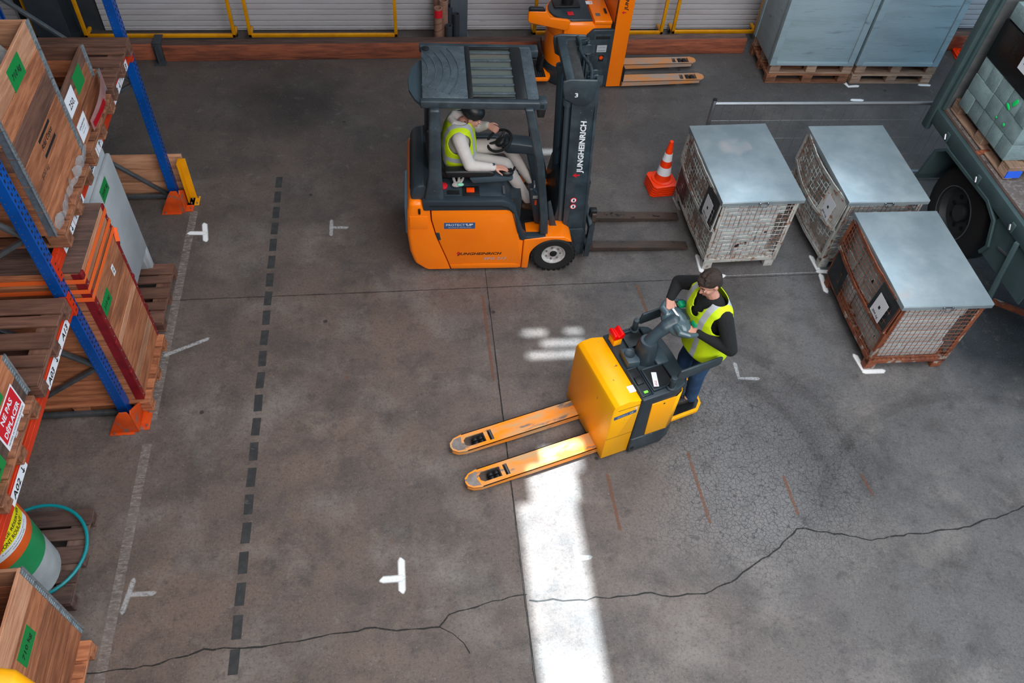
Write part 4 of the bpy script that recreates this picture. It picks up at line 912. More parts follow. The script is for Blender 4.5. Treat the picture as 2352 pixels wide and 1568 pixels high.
# steering
sw = thing_o = MB()
cw = Vector((-.575, .09, 1.235)); ax = Vector((-.42, -.22, .88)).normalized()
xx, yy, dd, _ = frame((0, 0, 0), ax)
w1 = MB().tube([cw+xx*(.13*math.cos(a))+yy*(.13*math.sin(a)) for a in [2*pi*i/28 for i in range(28)]], .0145, 8, closed=True).build('steering_wheel', m_black, fk)
mb = MB(); mb.ell(cw-ax*.02, (.06, .06, .04), (0, -.65, 0))
for a in (0, 2.1, 4.2): mb.cap(cw-ax*.015, .02, cw+xx*(.125*math.cos(a))+yy*(.125*math.sin(a)), .011, 8)
mb.build('wheel_hub', m_black, w1)
MB().prism([(-.56, 1.20), (-.50, 1.26), (-.24, 1.22), (-.19, 1.18), (-.19, 1.10), (-.50, 1.12)], 'y', .02, .19).build('steering_console', m_char, fk, bevel=.02, seg=3)
MB().prism([(-.30, 1.13), (-.20, 1.14), (-.04, .56), (-.16, .54)], 'y', .05, .16).build('steering_column', m_char, fk, bevel=.02, seg=3)
MB().prism([(-.20, .50), (-.10, .50), (-.16, .86), (-.24, .98), (-.30, .98), (-.27, .80)], 'y', -.36, -.26).build('front_console', m_char, fk, bevel=.02, seg=3)
MB().bb(-.25, -.235, -.37, -.30, 1.0, 1.04).bb(-.25, -.17, -.37, -.365, .86, .90).build('small_levers', m_chrome, fk)
MB().bb(-.225, -.205, -.375, -.34, .78, .83).build('orange_lever', m_orbtn, fk)
d = MB().prism([(-.26, 1.14), (-.20, 1.16), (-.18, 1.0), (-.24, .99)], 'y', .12, .26).build('display', m_black, fk, bevel=.01)
sign(fk, (-.262, .19, 1.10), (0, -1, 0), (.3, 0, 1), .08, .11, m_white, [], name='instruction_card')
# wheels
def wheel(par, c, r, wd_, s, rim=m_rimw, nm='wheel', tread=True):
    c = Vector(c)
    prof = [(r*.50, -wd_*.42), (r*.60, -wd_*.46), (r*.88, -wd_*.5), (r*.97, -wd_*.42), (r, -wd_*.3), (r, wd_*.3), (r*.97, wd_*.42), (r*.88, wd_*.5), (r*.60, wd_*.46), (r*.50, wd_*.42)]
    o = MB().lathe(prof, c, 40, (0, s, 0), close=True).build(nm, m_rub, par)
    if tread:
        mb = MB()
        for k in range(26):
            a = 2*pi*k/26
            for q in (-1, 1):
                m = Matrix.Rotation(-(a+(.06 if q > 0 else 0)), 3, 'Y')
                mb.bx(c+m@Vector((r*.992, q*wd_*.27, 0)), (r*.05, wd_*.42, r*.13), m)
        mb.build('tread_lugs', m_rub, o)
    y = s
    MB().lathe([(.01, wd_*.22), (r*.16, wd_*.22), (r*.17, wd_*.36), (r*.20, wd_*.36), (r*.23, wd_*.26), (r*.42, wd_*.30), (r*.50, wd_*.43), (r*.535, wd_*.45), (r*.545, wd_*.38), (r*.5, .0)], c, 36, (0, s, 0)).build('rim', rim, o)
    mb = MB()
    for k in range(7):
        a = 2*pi*k/7; p = c+Vector((r*.33*math.cos(a), s*wd_*.27, r*.33*math.sin(a))); mb.cyl(p, p+Vector((0, s*wd_*.08, 0)), r*.045, n=6)
    mb.build('wheel_nuts', m_steel, o, kind='stuff')
    MB().cyl(c+Vector((0, s*wd_*.2, 0)), c+Vector((0, s*wd_*.40, 0)), r*.16, n=18).build('hub_cap', m_black, o, bevel=.004)
    return o
for s in (-1, 1):
    wheel(fk, (.005, s*.475, .238), .238, .18, s)
wheel(fk, (-1.17, .10, .19), .19, .16, 1, nm='rear_wheel'); wheel(fk, (-1.17, -.10, .19), .19, .16, -1, nm='rear_wheel')
# lettering on the side
NL = (1, 0, 0); UL = (0, 0, 1)
so = [c for c in fk.children if c.name.startswith('side_cover')][0]
fit_text(so, 'JUNGHEINRICH', (-.785, -.5515, .262), NL, UL, m_ink, w=.47, h=.048, bold=.025, shear=.3)
fit_text(so, 'EFG 213', (-.62, -.5515, .195), NL, UL, mat('grey_lettering', (.42, .35, .38), .4), w=.24, h=.036, bold=.02, shear=.3)
def jarrow(par, c, ux, uz, s, nrm):
    c = Vector(c); ux = Vector(ux); uz = Vector(uz); n_ = Vector(nrm)
    pts = [(-.25, -1), (.2, -1), (.2, .1), (.75, .0), (.0, 1), (-.8, -.1), (-.25, .0)]
    v = [c+ux*(a*s)+uz*(b*s)+n_*.0016 for a, b in pts]
    MB().add(v, [tuple(range(7))]).build('red_arrow', m_redc, par, smooth=0)
jarrow(so, (-1.01, -.5515, .275), (1, 0, .0), (.15, 0, 1), .028, (0, -1, 0))
s_ = sign(fk, (-.999, -.55, .668), (1, 0, 0), (0, 0, 1), .315, .082, m_bluest, [('PROTECT', -.042, .012, .19, .028, m_white, .0), ("'UP", .098, .013, .075, .03, m_white, .03, .2), ('SECURITE ET PROTECTION', 0, -.022, .23, .008, m_white, 0)], name='company_sticker')
# ---- mast, leaning slightly back
TILT = Matrix.Translation((.24, 0, .05))@Matrix.Rotation(R(-3.1), 4, 'Y')@Matrix.Translation((-.24, 0, -.05))
def tm(): m_ = MB(); m_.X = TILT; return m_
for s in (-1, 1):
    y0, y1 = (s*.27, s*.36); a, b = min(y0, y1), max(y0, y1); yo = s*.36; yi = s*.345
    q = tm(); q.bb(.13, .37, min(yo, yi), max(yo, yi), .05, 2.22); q.bb(.13, .155, a, b, .05, 2.22); q.bb(.345, .37, a, b, .05, 2.22)
    q.build('outer_mast_rail', m_char2, fk, bevel=.004)
    q = tm(); q.bb(.165, .335, s*.315-.008, s*.315+.008, .10, 2.16); q.bb(.165, .185, s*.29-.03, s*.29+.03, .10, 2.16); q.bb(.315, .335, s*.29-.03, s*.29+.03, .10, 2.16)
    q.build('inner_mast_rail', m_char, fk, bevel=.003)
    tm().cyl((.105, s*.285, .12), (.105, s*.285, 1.98), .034, n=18).build('lift_cylinder', m_charl, fk)
    tm().lathe([(.040, 0), (.048, .005), (.048, .06), (.040, .065)], (.105, s*.285, 1.93), 18).build('cylinder_clamp', m_charl, fk)
    q = tm(); q.prism([(.03, 2.18), (.05, 2.06), (.17, 1.98), (.27, 1.98), (.33, 2.04), (.35, 2.24), (.10, 2.26), (.03, 2.24)], 'y', min(s*.36, s*.385), max(s*.36, s*.385)); q.build('mast_head_plate', m_char2, fk, bevel=.012, seg=3)
    # curved tilt bracket low on the mast
    q = tm(); q.prism([(-.05, .84), (-.02, .86), (.05, .52), (.10, .45), (.34, .45), (.37, .40), (.36, .26), (.28, .20), (.16, .20), (.02, .30), (-.02, .50)], 'y', min(s*.37, s*.39), max(s*.37, s*.39)); q.build('tilt_bracket', m_char2, fk, bevel=.006)
q = tm(); q.bb(.06, .14, -.36, .36, 2.17, 2.25); q.build('mast_top_beam', m_char2, fk, bevel=.008)
q = tm(); q.bb(.15, .24, -.30, .34, 2.16, 2.20); q.build('mast_top_trough', m_dk, fk, bevel=.004)
q = tm(); q.tube([(.26, .36, 2.23), (.27, .22, 2.23), (.255, .14, 2.23), (.27, .05, 2.22), (.315, -.10, 2.22), (.315, -.22, 2.22), (.29, -.34, 2.22)], .016, 8); q.build('hose_bridge', m_char2, fk)
for y in (.30, .22, -.20, -.28):
    q = tm(); q.bb(.27, .41, y-.004, y+.004, 2.14, 2.22); q.bb(.36, .41, y+.02, y+.028, 2.10, 2.20); o = q.build('pulley_fork', m_char2, fk)
    q = tm(); q.cyl((.35, y+.006, 2.17), (.35, y+.020, 2.17), .05, n=22); q.build('chain_pulley', m_steel, o)
q = tm(); q.bb(.20, .35, -.27, .27, .06, .14); q.bb(.18, .33, -.27, .27, 1.0, 1.04); q.build('mast_cross_beam', m_char, fk)
q = tm(); q.bb(.26, .275, -.07, .07, .2, 2.1); q.build('chain_cover', m_black, fk)
for y in (-.12, .12):
    q = tm(); q.cyl((.24, y, .1), (.24, y, 2.1), .016, n=8); q.build('lift_hose', m_black, fk)
fitp = lambda x, y, z: TILT@Vector((x, y, z))
up_ = (TILT.to_3x3()@Vector((0, 0, 1))); fr_ = (TILT.to_3x3()@Vector((1, 0, 0)))
mr = [c for c in fk.children if c.name.startswith('outer_mast_rail')][0]
fit_text(mr, 'JUNGHEINRICH', fitp(.262, -.3605, 1.49), up_, -fr_, m_white, w=.62, h=.075, bold=.03, shear=.12)
jarrow(mr, fitp(.225, -.3605, 1.155), up_*.0-fr_*0+up_, -fr_, .038, (0, -1, 0))
for z in (.83, .745):
    q = tm(); q.cyl((.22, -.361, z), (.22, -.3635, z), .034, n=22); o = q.build('warning_disc', m_redc, fk)
    q = tm(); q.cyl((.22, -.3635, z), (.22, -.3645, z), .026, n=22); q.build('disc_face', m_white, o)
    q = tm(); q.bar(fitp(.205, -.3648, z-.014), fitp(.235, -.3648, z+.014), .006, .001, up=(0, 1, 0)) if 0 else q.bx((.222, -.365, z), (.016, .001, .03)); q.build('figure', m_ink, o)
fit_text(fk, '3', fitp(.16, -.386, 2.10), fr_, up_, m_white, w=.03, h=.045, bold=.02, name='fleet_number')
# carriage and forks
q = MB(); q.bb(.375, .415, -.44, .44, .44, .52); q.build('upper_carriage_bar', m_char2, fk, bevel=.005)
q = MB(); q.bb(.375, .415, -.44, .44, .12, .20); q.build('lower_carriage_bar', m_char2, fk, bevel=.005)
for s in (-1, 1): MB().prism([(.36, .10), (.42, .10), (.43, .53), (.40, .60), (.37, .53)], 'y', min(s*.44, s*.455), max(s*.44, s*.455)).build('carriage_side_plate', m_char2, fk, bevel=.006)
MB().prism([(.36, .12), (.40, .12), (.40, .62), (.36, .62)], 'y', -.06, .06).build('carriage_post', m_char2, fk, bevel=.004)
for y in (-.245, .235):
    MB().prism([(.43, .035), (1.35, .035), (1.585, .042), (1.585, .052), (1.35, .066), (.50, .082), (.472, .11), (.468, .57), (.42, .57), (.42, .08)], 'y', y-.055, y+.055).build('fork', m_forkst, fk, bevel=.010, bsel=lambda v: v.x > 1.4 or v.x < .5, seg=3)
    MB().bb(.40, .475, y-.035, y+.035, .50, .60).build('fork_hook', m_black, fk, bevel=.006)
MB().cyl((.09, -.40, .36), (.09, -.415, .36), .022, n=14).build('tilt_pin', m_orbtn, fk)

# ------------------------------------------------------------------ people helpers
def hand(mb, wrist, d, n, s=1.0, curl=(.5, .6, .5, .5), thumb=1, spread=.10):
    """palm at wrist going along d, palm normal n; curl in radians per finger; thumb = side"""
    d = Vector(d).normalized(); n = Vector(n); n = (n-d*n.dot(d)).normalized(); l = n.cross(d)*thumb; w_ = Vector(wrist)
    pl = .085*s
    for t in (-.028, -.010, .010, .028): mb.cap(w_+l*(t*.75*s), .0125*s, w_+d*pl+l*(t*s), .0115*s, 8)
    L_ = (.066, .078, .074, .058)
    for k, t in enumerate((.030, .010, -.010, -.029)):
        b = w_+d*pl+l*(t*s); a = 0; dirv = (d+l*(spread*(1.5-k)*.3)).normalized()
        for j, f in enumerate((.46, .31, .23)):
            a += curl[k]*(.9 if j == 0 else 1.0)
            v = dirv*math.cos(a)+n*math.sin(a); e = b+v*(L_[k]*f*s*1.05); mb.cap(b, (.0095-.0008*j)*s, e, (.0088-.0008*j)*s, 8); b = e
    b = w_+d*(.018*s)+l*(.026*s); v1 = (d*.62+l*.62+n*.35).normalized(); e = b+v1*(.042*s); mb.cap(b, .0135*s, e, .0105*s, 8)
    v2 = (d*.8+l*.15+n*.5).normalized(); e2 = e+v2*(.03*s); mb.cap(e, .0105*s, e2, .0095*s, 8); mb.cap(e2, .0095*s, e2+(v2+n*.3).normalized()*.022*s, .008*s, 8)
def head(mb, c, f, u, s=1.0):
    """c = head centre, f = face direction, u = up"""
    f = Vector(f).normalized(); u = Vector(u); u = (u-f*u.dot(f)).normalized(); r_ = f.cross(u); c = Vector(c)
    m = Matrix((f, r_, u)).transposed(); e = m.to_euler()
    q = lambda a, b, c_: c+f*(a*s)+r_*(b*s)+u*(c_*s)
    mb.ell(q(-.012, 0, .03), (.095*s, .076*s, .088*s), e, 18, 14)
    mb.ell(q(.022, 0, -.035), (.068*s, .060*s, .080*s), e, 16, 12)
    mb.ell(q(.045, 0, -.085), (.034*s, .034*s, .026*s), e)
    mb.cap(q(.078, 0, .012), .009*s, q(.098, 0, -.022), .013*s, 8)
    for b in (-1, 1):
        mb.ell(q(.072, b*.030, .022), (.014*s, .022*s, .008*s), e); mb.ell(q(.055, b*.042, -.02), (.022*s, .018*s, .022*s), e)
        mb.ell(q(-.008, b*.076, -.008), (.020*s, .008*s, .030*s), e)
    mb.ell(q(.080, 0, -.052), (.010*s, .022*s, .006*s), e); mb.ell(q(.078, 0, -.063), (.010*s, .019*s, .006*s), e)
    return q, e
def face_bits(par, q, e, s, hairm):
    mb = MB()
    for b in (-1, 1): mb.ell(q(.076, b*.030, .006), (.008*s, .012*s, .007*s), e, 10, 8)
    ey = mb.build('eyes', m_white, par)
    mb = MB()
    for b in (-1, 1): mb.ell(q(.083, b*.030, .006), (.003*s, .005*s, .005*s), e, 8, 6)
    mb.build('iris', m_ink, ey)
    mb = MB()
    for b in (-1, 1): mb.cap(q(.083, b*.014, .030), .0035*s, q(.074, b*.044, .033), .003*s, 6)
    mb.build('eyebrows', hairm, par)
    mb = MB(); mb.cap(q(.088, -.016, -.0575), .0035*s, q(.088, .016, -.0575), .0035*s, 6); mb.build('lips', mat('lip_skin', (.42, .14, .12), .5), par)

# ------------------------------------------------------------------ forklift driver
D0 = Vector((-.95, 0, 1.0))
dv = thing('person', 'man in black beanie, white hoodie and yellow vest seated driving the forklift', 'person', fk.location+Matrix.Rotation(R(-1.6), 3, 'Z')@D0, R(-1.6))
MB.OFF = D0
hc = Vector((-.865, -.01, 1.60)); sh = {-1: Vector((-1.00, -.20, 1.475)), 1: Vector((-.95, .205, 1.475))}; hipc = Vector((-.98, 0, 1.13)); neck = Vector((-.95, .0, 1.52))
elb = {-1: Vector((-.90, -.315, 1.245)), 1: Vector((-.78, .30, 1.25))}; wr = {-1: Vector((-.655, -.31, 1.215)), 1: Vector((-.69, .215, 1.33))}
knee = {-1: Vector((-.53, -.12, 1.10)), 1: Vector((-.50, .16, 1.12))}; ank = {-1: Vector((-.27, -.17, .66)), 1: Vector((-.22, .12, .68))}
mb = MB()
q_, e_ = head(mb, hc, (.80, -.12, -.50), (.4, 0, 1), 1.08)
mb.cap(neck, .058, hc+Vector((-.02, 0, -.06)), .052)
mb.cap(hipc+Vector((0, 0, .02)), .13, neck+Vector((-.02, 0, -.13)), .13)
for s in (-1, 1):
    mb.cap(sh[s], .05, elb[s], .042); mb.cap(elb[s], .042, wr[s], .027); mb.cap(sh[s], .06, neck+Vector((0, 0, -.05)), .06)
    mb.cap(hipc+Vector((.02, s*.09, -.02)), .085, knee[s], .058); mb.cap(knee[s], .056, ank[s], .038); mb.cap(ank[s], .04, ank[s]+Vector((.14, -.01, -.09)), .035)
hand(mb, wr[-1], (.97, .0, -.05), (0, .1, -1), .95, curl=(.30, .25, .3, .4), thumb=1)
hand(mb, wr[1], (.75, -.45, -.15), (.4, .4, -.8), .95, curl=(.7, .75, .8, .8), thumb=-1)
blob('body', mb, m_skin, dv, .0052, 3)
face_bits(dv, q_, e_, 1.08, m_hair)
mb = MB(); mb.ell(q_(-.018, 0, .060), (.116, .098, .088), e_, 18, 14); mb.ell(q_(-.03, 0, .03), (.112, .099, .060), e_, 18, 14); blob('beanie', mb, m_black, dv, .007, 3)
mb = MB(); mb.ell(q_(.035, 0, -.075), (.046, .046, .034), e_); mb.ell(q_(.0, .0, -.07), (.06, .062, .028), e_); blob('beard', mb, m_hair, dv, .006, 2)
mb = MB()
mb.cap(hipc+Vector((.0, 0, .05)), .155, neck+Vector((-.03, 0, -.14)), .155); mb.ell(hipc+Vector((0, 0, .04)), (.15, .18, .12)); mb.ell(neck+Vector((-.03, 0, -.13)), (.12, .20, .14))
for s in (-1, 1):
    mb.cap(sh[s], .073, elb[s], .060); mb.cap(elb[s], .060, wr[s]-(wr[s]-elb[s]).normalized()*.012, .040); mb.cap(sh[s], .07, neck+Vector((-.02, 0, -.05)), .07)
# hood of the hoodie heaped behind the neck
mb.tube([neck+Vector((.055, -.05, -.03)), neck+Vector((.0, -.09, .02)), neck+Vector((-.09, -.075, .035)), neck+Vector((-.12, .0, .04)), neck+Vector((-.09, .08, .035)), neck+Vector((.0, .09, .02)), neck+Vector((.055, .05, -.03))], .042, 10)
blob('hoodie', mb, m_hood, dv, .010, 4)
mb = MB()
for s in (-1, 1):
    mb.cap(hipc+Vector((.0, s*.085, -.005)), .105, knee[s], .074); mb.cap(knee[s], .073, ank[s]+Vector((0, 0, .02)), .052)
mb.ell(hipc+Vector((0, 0, -.01)), (.15, .18, .10)); blob('trousers', mb, mat('light_work_trousers', (.52, .47, .45), .9, col2=(.42, .37, .35), sc=5, bump=.4, bsc=14), dv, .011, 4)
for s in (-1, 1):
    mb = MB(); mb.cap(ank[s]+Vector((-.03, 0, -.06)), .042, ank[s]+Vector((.13, -.01, -.105)), .040); mb.cap(ank[s]+Vector((0, 0, -.0)), .047, ank[s]+Vector((.01, 0, -.06)), .048)
    blob('shoe', mb, m_shoeb, dv, .008, 2)
def banded(name, sd, c, w_, zs):
    m = mat(name, (.62, .82, .0), .7, col2=(.50, .70, .0), sc=6, bump=.3, bsc=14); nt = m.node_tree; N = nt.nodes; L = nt.links; b = N['Principled BSDF']
    src = b.inputs['Base Color'].links[0].from_socket; tc = N.new('ShaderNodeTexCoord')
    def M_(op, a, b_=None, c_=None):
        x = N.new('ShaderNodeMath'); x.operation = op
        for i, v in enumerate((a, b_, c_)):
            if v is None: continue
            if isinstance(v, (int, float)): x.inputs[i].default_value = v
            else: L.new(v, x.inputs[i])
        return x.outputs[0]
    d = N.new('ShaderNodeVectorMath'); d.operation = 'DOT_PRODUCT'; d.inputs[1].default_value = sd; L.new(tc.outputs['Object'], d.inputs[0])
    f = M_('COMPARE', M_('ABSOLUTE', d.outputs['Value']), c, w_)
    s_ = N.new('ShaderNodeSeparateXYZ'); L.new(tc.outputs['Object'], s_.inputs[0])
    for z in zs: f = M_('MAXIMUM', f, M_('COMPARE', s_.outputs[2], z, .028))
    x = N.new('ShaderNodeMix'); x.data_type = 'RGBA'; L.new(f, x.inputs['Factor']); L.new(src, x.inputs[6]); x.inputs[7].default_value = (.42, .45, .48, 1); L.new(x.outputs[2], b.inputs['Base Color'])
    return m
def vest_shell(par, rings, mt, name='safety_vest', holes=()):
    """rings: (centre, forward half depth, half width); superelliptic rings; faces whose centre lies in an arm hole are dropped"""
    n = 84; R_ = []
    for c, fw, rx, ry in rings:
        c = Vector(c); fw = Vector(fw).normalized(); sd = Vector((-fw.y, fw.x, 0)).normalized(); ring = []
        for i in range(n):
            a = 2*pi*i/n; ca, sa = math.cos(a), math.sin(a)
            ring.append(c+fw*(rx*abs(ca)**.85*(1 if ca >= 0 else -1))+sd*(ry*abs(sa)**.85*(1 if sa >= 0 else -1)))
        R_.append(ring)
    me = bpy.data.meshes.new(name); v = [p-MB.OFF for r in R_ for p in r]; fs = []
    for k in range(len(R_)-1):
        for i in range(n):
            f = (k*n+i, k*n+(i+1) % n, (k+1)*n+(i+1) % n, (k+1)*n+i); cc = sum((v[j] for j in f), Vector())/4+MB.OFF
            if any((cc-Vector(h[0])).length < h[1] for h in holes): continue
            fs.append(f)
    if holes:
        used = {}; 
        for f in fs:
            for i in f: used[i] = used.get(i, 0)+1
        for i, c_ in used.items():
            kr = i//n
            full = 4 if 0 < kr < len(R_)-1 else 2
            if c_ < full:
                p = v[i]+MB.OFF; h = min(holes, key=lambda q: abs((p-Vector(q[0])).length-q[1])); d_ = p-Vector(h[0])
                if abs(d_.length-h[1]) < .03: v[i] = Vector(h[0])+d_.normalized()*h[1]-MB.OFF
    me.from_pydata(v, [], fs); o = put(name, me, mt, par)
    sm = o.modifiers.new('s', 'SMOOTH'); sm.iterations = 5
    so_ = o.modifiers.new('t', 'SOLIDIFY'); so_.thickness = .006; so_.offset = 1
    me.shade_smooth(); return o
def lerp_rings(keys, m=9):
    out = []
    for a, b in zip(keys, keys[1:]):
        for k in range(m):
            t = k/m; out.append((Vector(a[0]).lerp(Vector(b[0]), t), Vector(a[1]).lerp(Vector(b[1]), t), a[2]*(1-t)+b[2]*t, a[3]*(1-t)+b[3]*t))
    out.append((Vector(keys[-1][0]), Vector(keys[-1][1]), keys[-1][2], keys[-1][3])); return out
F1 = Vector((1, -.05, 0))
keys = [((-.975, 0, 1.06), F1, .172, .21), ((-.985, 0, 1.18), F1, .172, .205), ((-.995, 0, 1.32), F1, .170, .215), ((-.995, 0, 1.44), F1, .150, .235), ((-.985, 0, 1.53), F1, .120, .20), ((-.975, 0, 1.575), F1, .085, .125)]
hl = [((-.99, -.225, 1.41), .115), ((-.95, .235, 1.41), .115)]
vd = vest_shell(dv, lerp_rings(keys), banded('banded_vest_driver', (0, 1, 0), .125, .026, (.10, .215)), holes=hl)
w_o = wr[-1]+Vector((-.008, 0, 0))
MB().lathe([(.033, -.008), (.036, 0), (.033, .008)], w_o, 18, (1, 0, 0)).cyl(w_o+Vector((0, 0, .030)), w_o+Vector((0, 0, .040)), .018, n=18).build('wrist_watch', m_chrome, dv)
MB.OFF = Vector((0, 0, 0))
# ------------------------------------------------------------------ ride-on pallet truck (local x towards the driver, forks along -x)
TA = R(16.3); TO = Vector((1.483, 3.97, 0))
tk = thing('pallet_truck', 'amber and dark grey ride-on pallet truck with long worn forks', 'pallet truck', TO, TA)
MB().prism([(0, .05), (.262, .05), (.262, .80), (.268, .815), (.262, .835), (.14, .872), (.05, .862), (.012, .838), (0, .80)], 'y', -.362, .372).build('battery_cover', m_amber, tk, bevel=.006)
bc = tk.children[0]
MB().bb(.05, .262, -.3635, -.362, .778, .782).bb(.0, .262, -.3635, -.362, .36, .362).build('panel_joint', m_vblack, bc, smooth=0)
MB().bb(.255, .275, -.366, -.36, .81, .835).build('latch_slot', m_black, bc)
MB().bb(.19, .255, -.27, -.20, .853, .856).build('paper_tag', m_white, tk, smooth=0).rotation_euler.y = 0
fit_text(bc, '3', (.225, -.3625, .74), (1, 0, 0), (0, 0, 1), m_white, w=.028, h=.045, bold=.02, name='fleet_number')
sign(tk, (.13, -.362, .69), (1, 0, .12), (-.12, 0, 1), .21, .045, m_bluest, [('PROTECT', -.025, 0, .10, .016, m_white, 0), ("'UP", .06, 0, .035, .018, m_white, .02)], name='company_sticker')
# grey chassis
MB().prism([(.268, -.372), (.60, -.368), (.69, -.33), (.735, -.24), (.75, 0), (.735, .24), (.69, .33), (.60, .372), (.268, .376)], 'z', .045, .80).build('chassis', m_char, tk, bevel=.02, seg=3)
MB().prism([(.268, -.385), (.60, -.38), (.71, -.335), (.755, -.24), (.765, 0), (.755, .24), (.71, .335), (.60, .385), (.268, .388)], 'z', .03, .24).build('bumper_skirt', m_char2, tk, bevel=.012, seg=2)
for s in (-1, 1):
    MB().prism([(.40, .25), (.62, .25), (.62, .74), (.375, .74)], 'y', min(s*.366, s*.379), max(s*.366, s*.379)).build('side_panel', m_orange if 0 else m_amber, tk, bevel=.006)
rp = MB(); n = 8; ring = []
pts = [(.615, -.379), (.69, -.343), (.747, -.25), (.752, -.2)]
MB().add([(x, y, z) for z in (.245, .74) for x, y in pts], [(i, i+1, i+5, i+4) for i in range(3)]).build('corner_panel', m_amber, tk).modifiers.new('t', 'SOLIDIFY').thickness = .006
MB().cyl((.30, -.385, .10), (.30, -.388, .10), .018, n=14).build('jack_hole', m_vblack, tk)
MB().cyl((.50, -.379, .70), (.50, -.381, .70), .009, n=10).build('panel_hole', m_vblack, tk)
# top tray
MB().prism([(.265, -.378), (.60, -.374), (.70, -.335), (.748, -.24), (.76, 0), (.748, .24), (.70, .335), (.60, .378), (.265, .382)], 'z', .80, .845).build('top_deck', m_char, tk, bevel=.012, seg=3)
def rimbox(x0, x1, y0, y1, z, d, nm, th=.012):
    o = MB().bb(x0, x1, y0, y1, z, z+.004).build(nm, m_black, tk, smooth=0)
    MB().bb(x0-th, x0, y0-th, y1+th, z, z+d).bb(x1, x1+th, y0-th, y1+th, z, z+d).bb(x0, x1, y0-th, y0, z, z+d).bb(x0, x1, y1, y1+th, z, z+d).build('tray_rim', m_char, o, bevel=.004)
    return o
rimbox(.40, .60, -.31, -.10, .846, .026, 'storage_tray'); rimbox(.42, .60, .17, .32, .846, .026, 'storage_tray')
rimbox(.285, .375, -.33, -.05, .846, .014, 'instrument_panel')
MB().bb(.31, .345, -.315, -.295, .851, .858).build('display', m_led, tk, bevel=.002)
MB().bb(.295, .36, -.22, -.14, .851, .862).build('key_block', m_black, tk, bevel=.004)
sign(tk, (.465, -.215, .851), (-.35, -1, 0), (1, -.35, 0), .15, .045, m_white, [('STOP', .04, 0, .05, .02, m_redc)], name='warning_sticker')
rb = MB().bb(.29, .37, .23, .33, .845, .93).build('charger_socket', m_amber, tk, bevel=.008)
MB().prism([(.28, .93), (.385, .93), (.385, .985), (.36, 1.0), (.33, .965), (.30, .995), (.28, .985)], 'y', .225, .335).build('red_plug', m_red, tk, bevel=.008, seg=3)
MB().prism([(.29, -.03), (.40, -.05), (.42, .02), (.415, .12), (.30, .14)], 'z', .845, .925).build('cup_block', m_charl, tk, bevel=.012)
MB().lathe([(.045, 0), (.048, .004), (.046, .01), (.04, .006)], (.352, .06, .922), 24).build('cup_ring', m_char, tk)
# steering column and head
MB().lathe([(.105, 0), (.10, .02), (.092, .16), (.08, .22), (.07, .235)], (.495, .035, .845), 28).build('steering_base', m_char, tk)
MB().prism([(.55, -.10), (.66, -.10), (.68, 0), (.66, .11), (.55, .12)], 'z', .845, .885).build('base_step', m_charl, tk, bevel=.012)
a0 = Vector((.49, .035, 1.04)); a1 = Vector((.60, .03, 1.20))
mb = MB(); mb.cap(a0, .058, Vector((.545, .035, 1.13)), .05).cap(Vector((.545, .035, 1.13)), .05, Vector((.64, .03, 1.22)), .062)
mb.cap((.62, .03, 1.21), .06, (.70, .03, 1.235), .075)
blob('tiller_arm', mb, m_charl, tk, .008, 3)
hcn = Vector((.735, .035, 1.24))
mb = MB()
mb.ell(hcn+Vector((-.02, 0, .0)), (.11, .175, .055), (0, -.25, 0), 20, 12); mb.ell(hcn+Vector((.06, 0, -.012)), (.12, .115, .042), (0, -.15, 0), 18, 12)
for s in (-1, 1):
    mb.tube([hcn+Vector((-.06, s*.07, .02)), hcn+Vector((-.07, s*.15, .03)), hcn+Vector((-.01, s*.20, .03)), hcn+Vector((.06, s*.205, .02))], [.034, .03, .024, .02], 10)
    mb.cap(hcn+Vector((.06, s*.205, .02)), .018, hcn+Vector((.15, s*.17, .01)), .018)
    mb.cap(hcn+Vector((.15, s*.17, .01)), .018, hcn+Vector((.17, s*.08, -.0)), .018)
mb.cap(hcn+Vector((.17, -.08, 0)), .02, hcn+Vector((.17, .08, 0)), .02)
hd_ = blob('tiller_head', mb, mat('slate_gloss_plastic', (.065, .105, .13), .25, spec=.6, coat=.3), tk, .0065, 3)
MB().bx(hcn+Vector((.05, 0, .05)), (.07, .10, .006), Matrix.Rotation(.12, 3, 'Y')).build('display_panel', m_char, hd_, bevel=.002)
sign(tk, hcn+Vector((-.01, .045, .060)), (0, -1, 0), (1, 0, .1), .09, .018, m_white, [], name='white_sticker')
for s in (-1, 1):
    MB().prism([(-.03, -.014), (.035, -.02), (.04, .012), (-.02, .02)], 'y', -.03, .03).build('green_thumb_switch', mat('green_switch', (.0, .30, .13), .4), tk, bevel=.006).location = hcn+Vector((.09, s*.115, .052))
MB().bb(-.012, .012, -.045, .045, -.008, .010).build('red_button', m_red, tk, bevel=.006).location = hcn+Vector((.165, 0, .028))
# side guards
for s in (-1, 1):
    px = (.555, s*.335)
    MB().cyl((px[0], px[1], .845), (px[0], px[1], .865), .042, n=20).cyl((px[0], px[1], .865), (px[0], px[1], .99), .026, n=18).build('guard_post', m_char2, tk, bevel=.003)
    MB().prism([(.575, .945), (.60, 1.055), (.985, 1.075), (1.01, 1.065), (1.01, .985), (.98, .97), (.60, .925)], 'y', min(s*.345, s*.322), max(s*.345, s*.322)).build('side_guard', m_char2, tk, bevel=.008, seg=3)
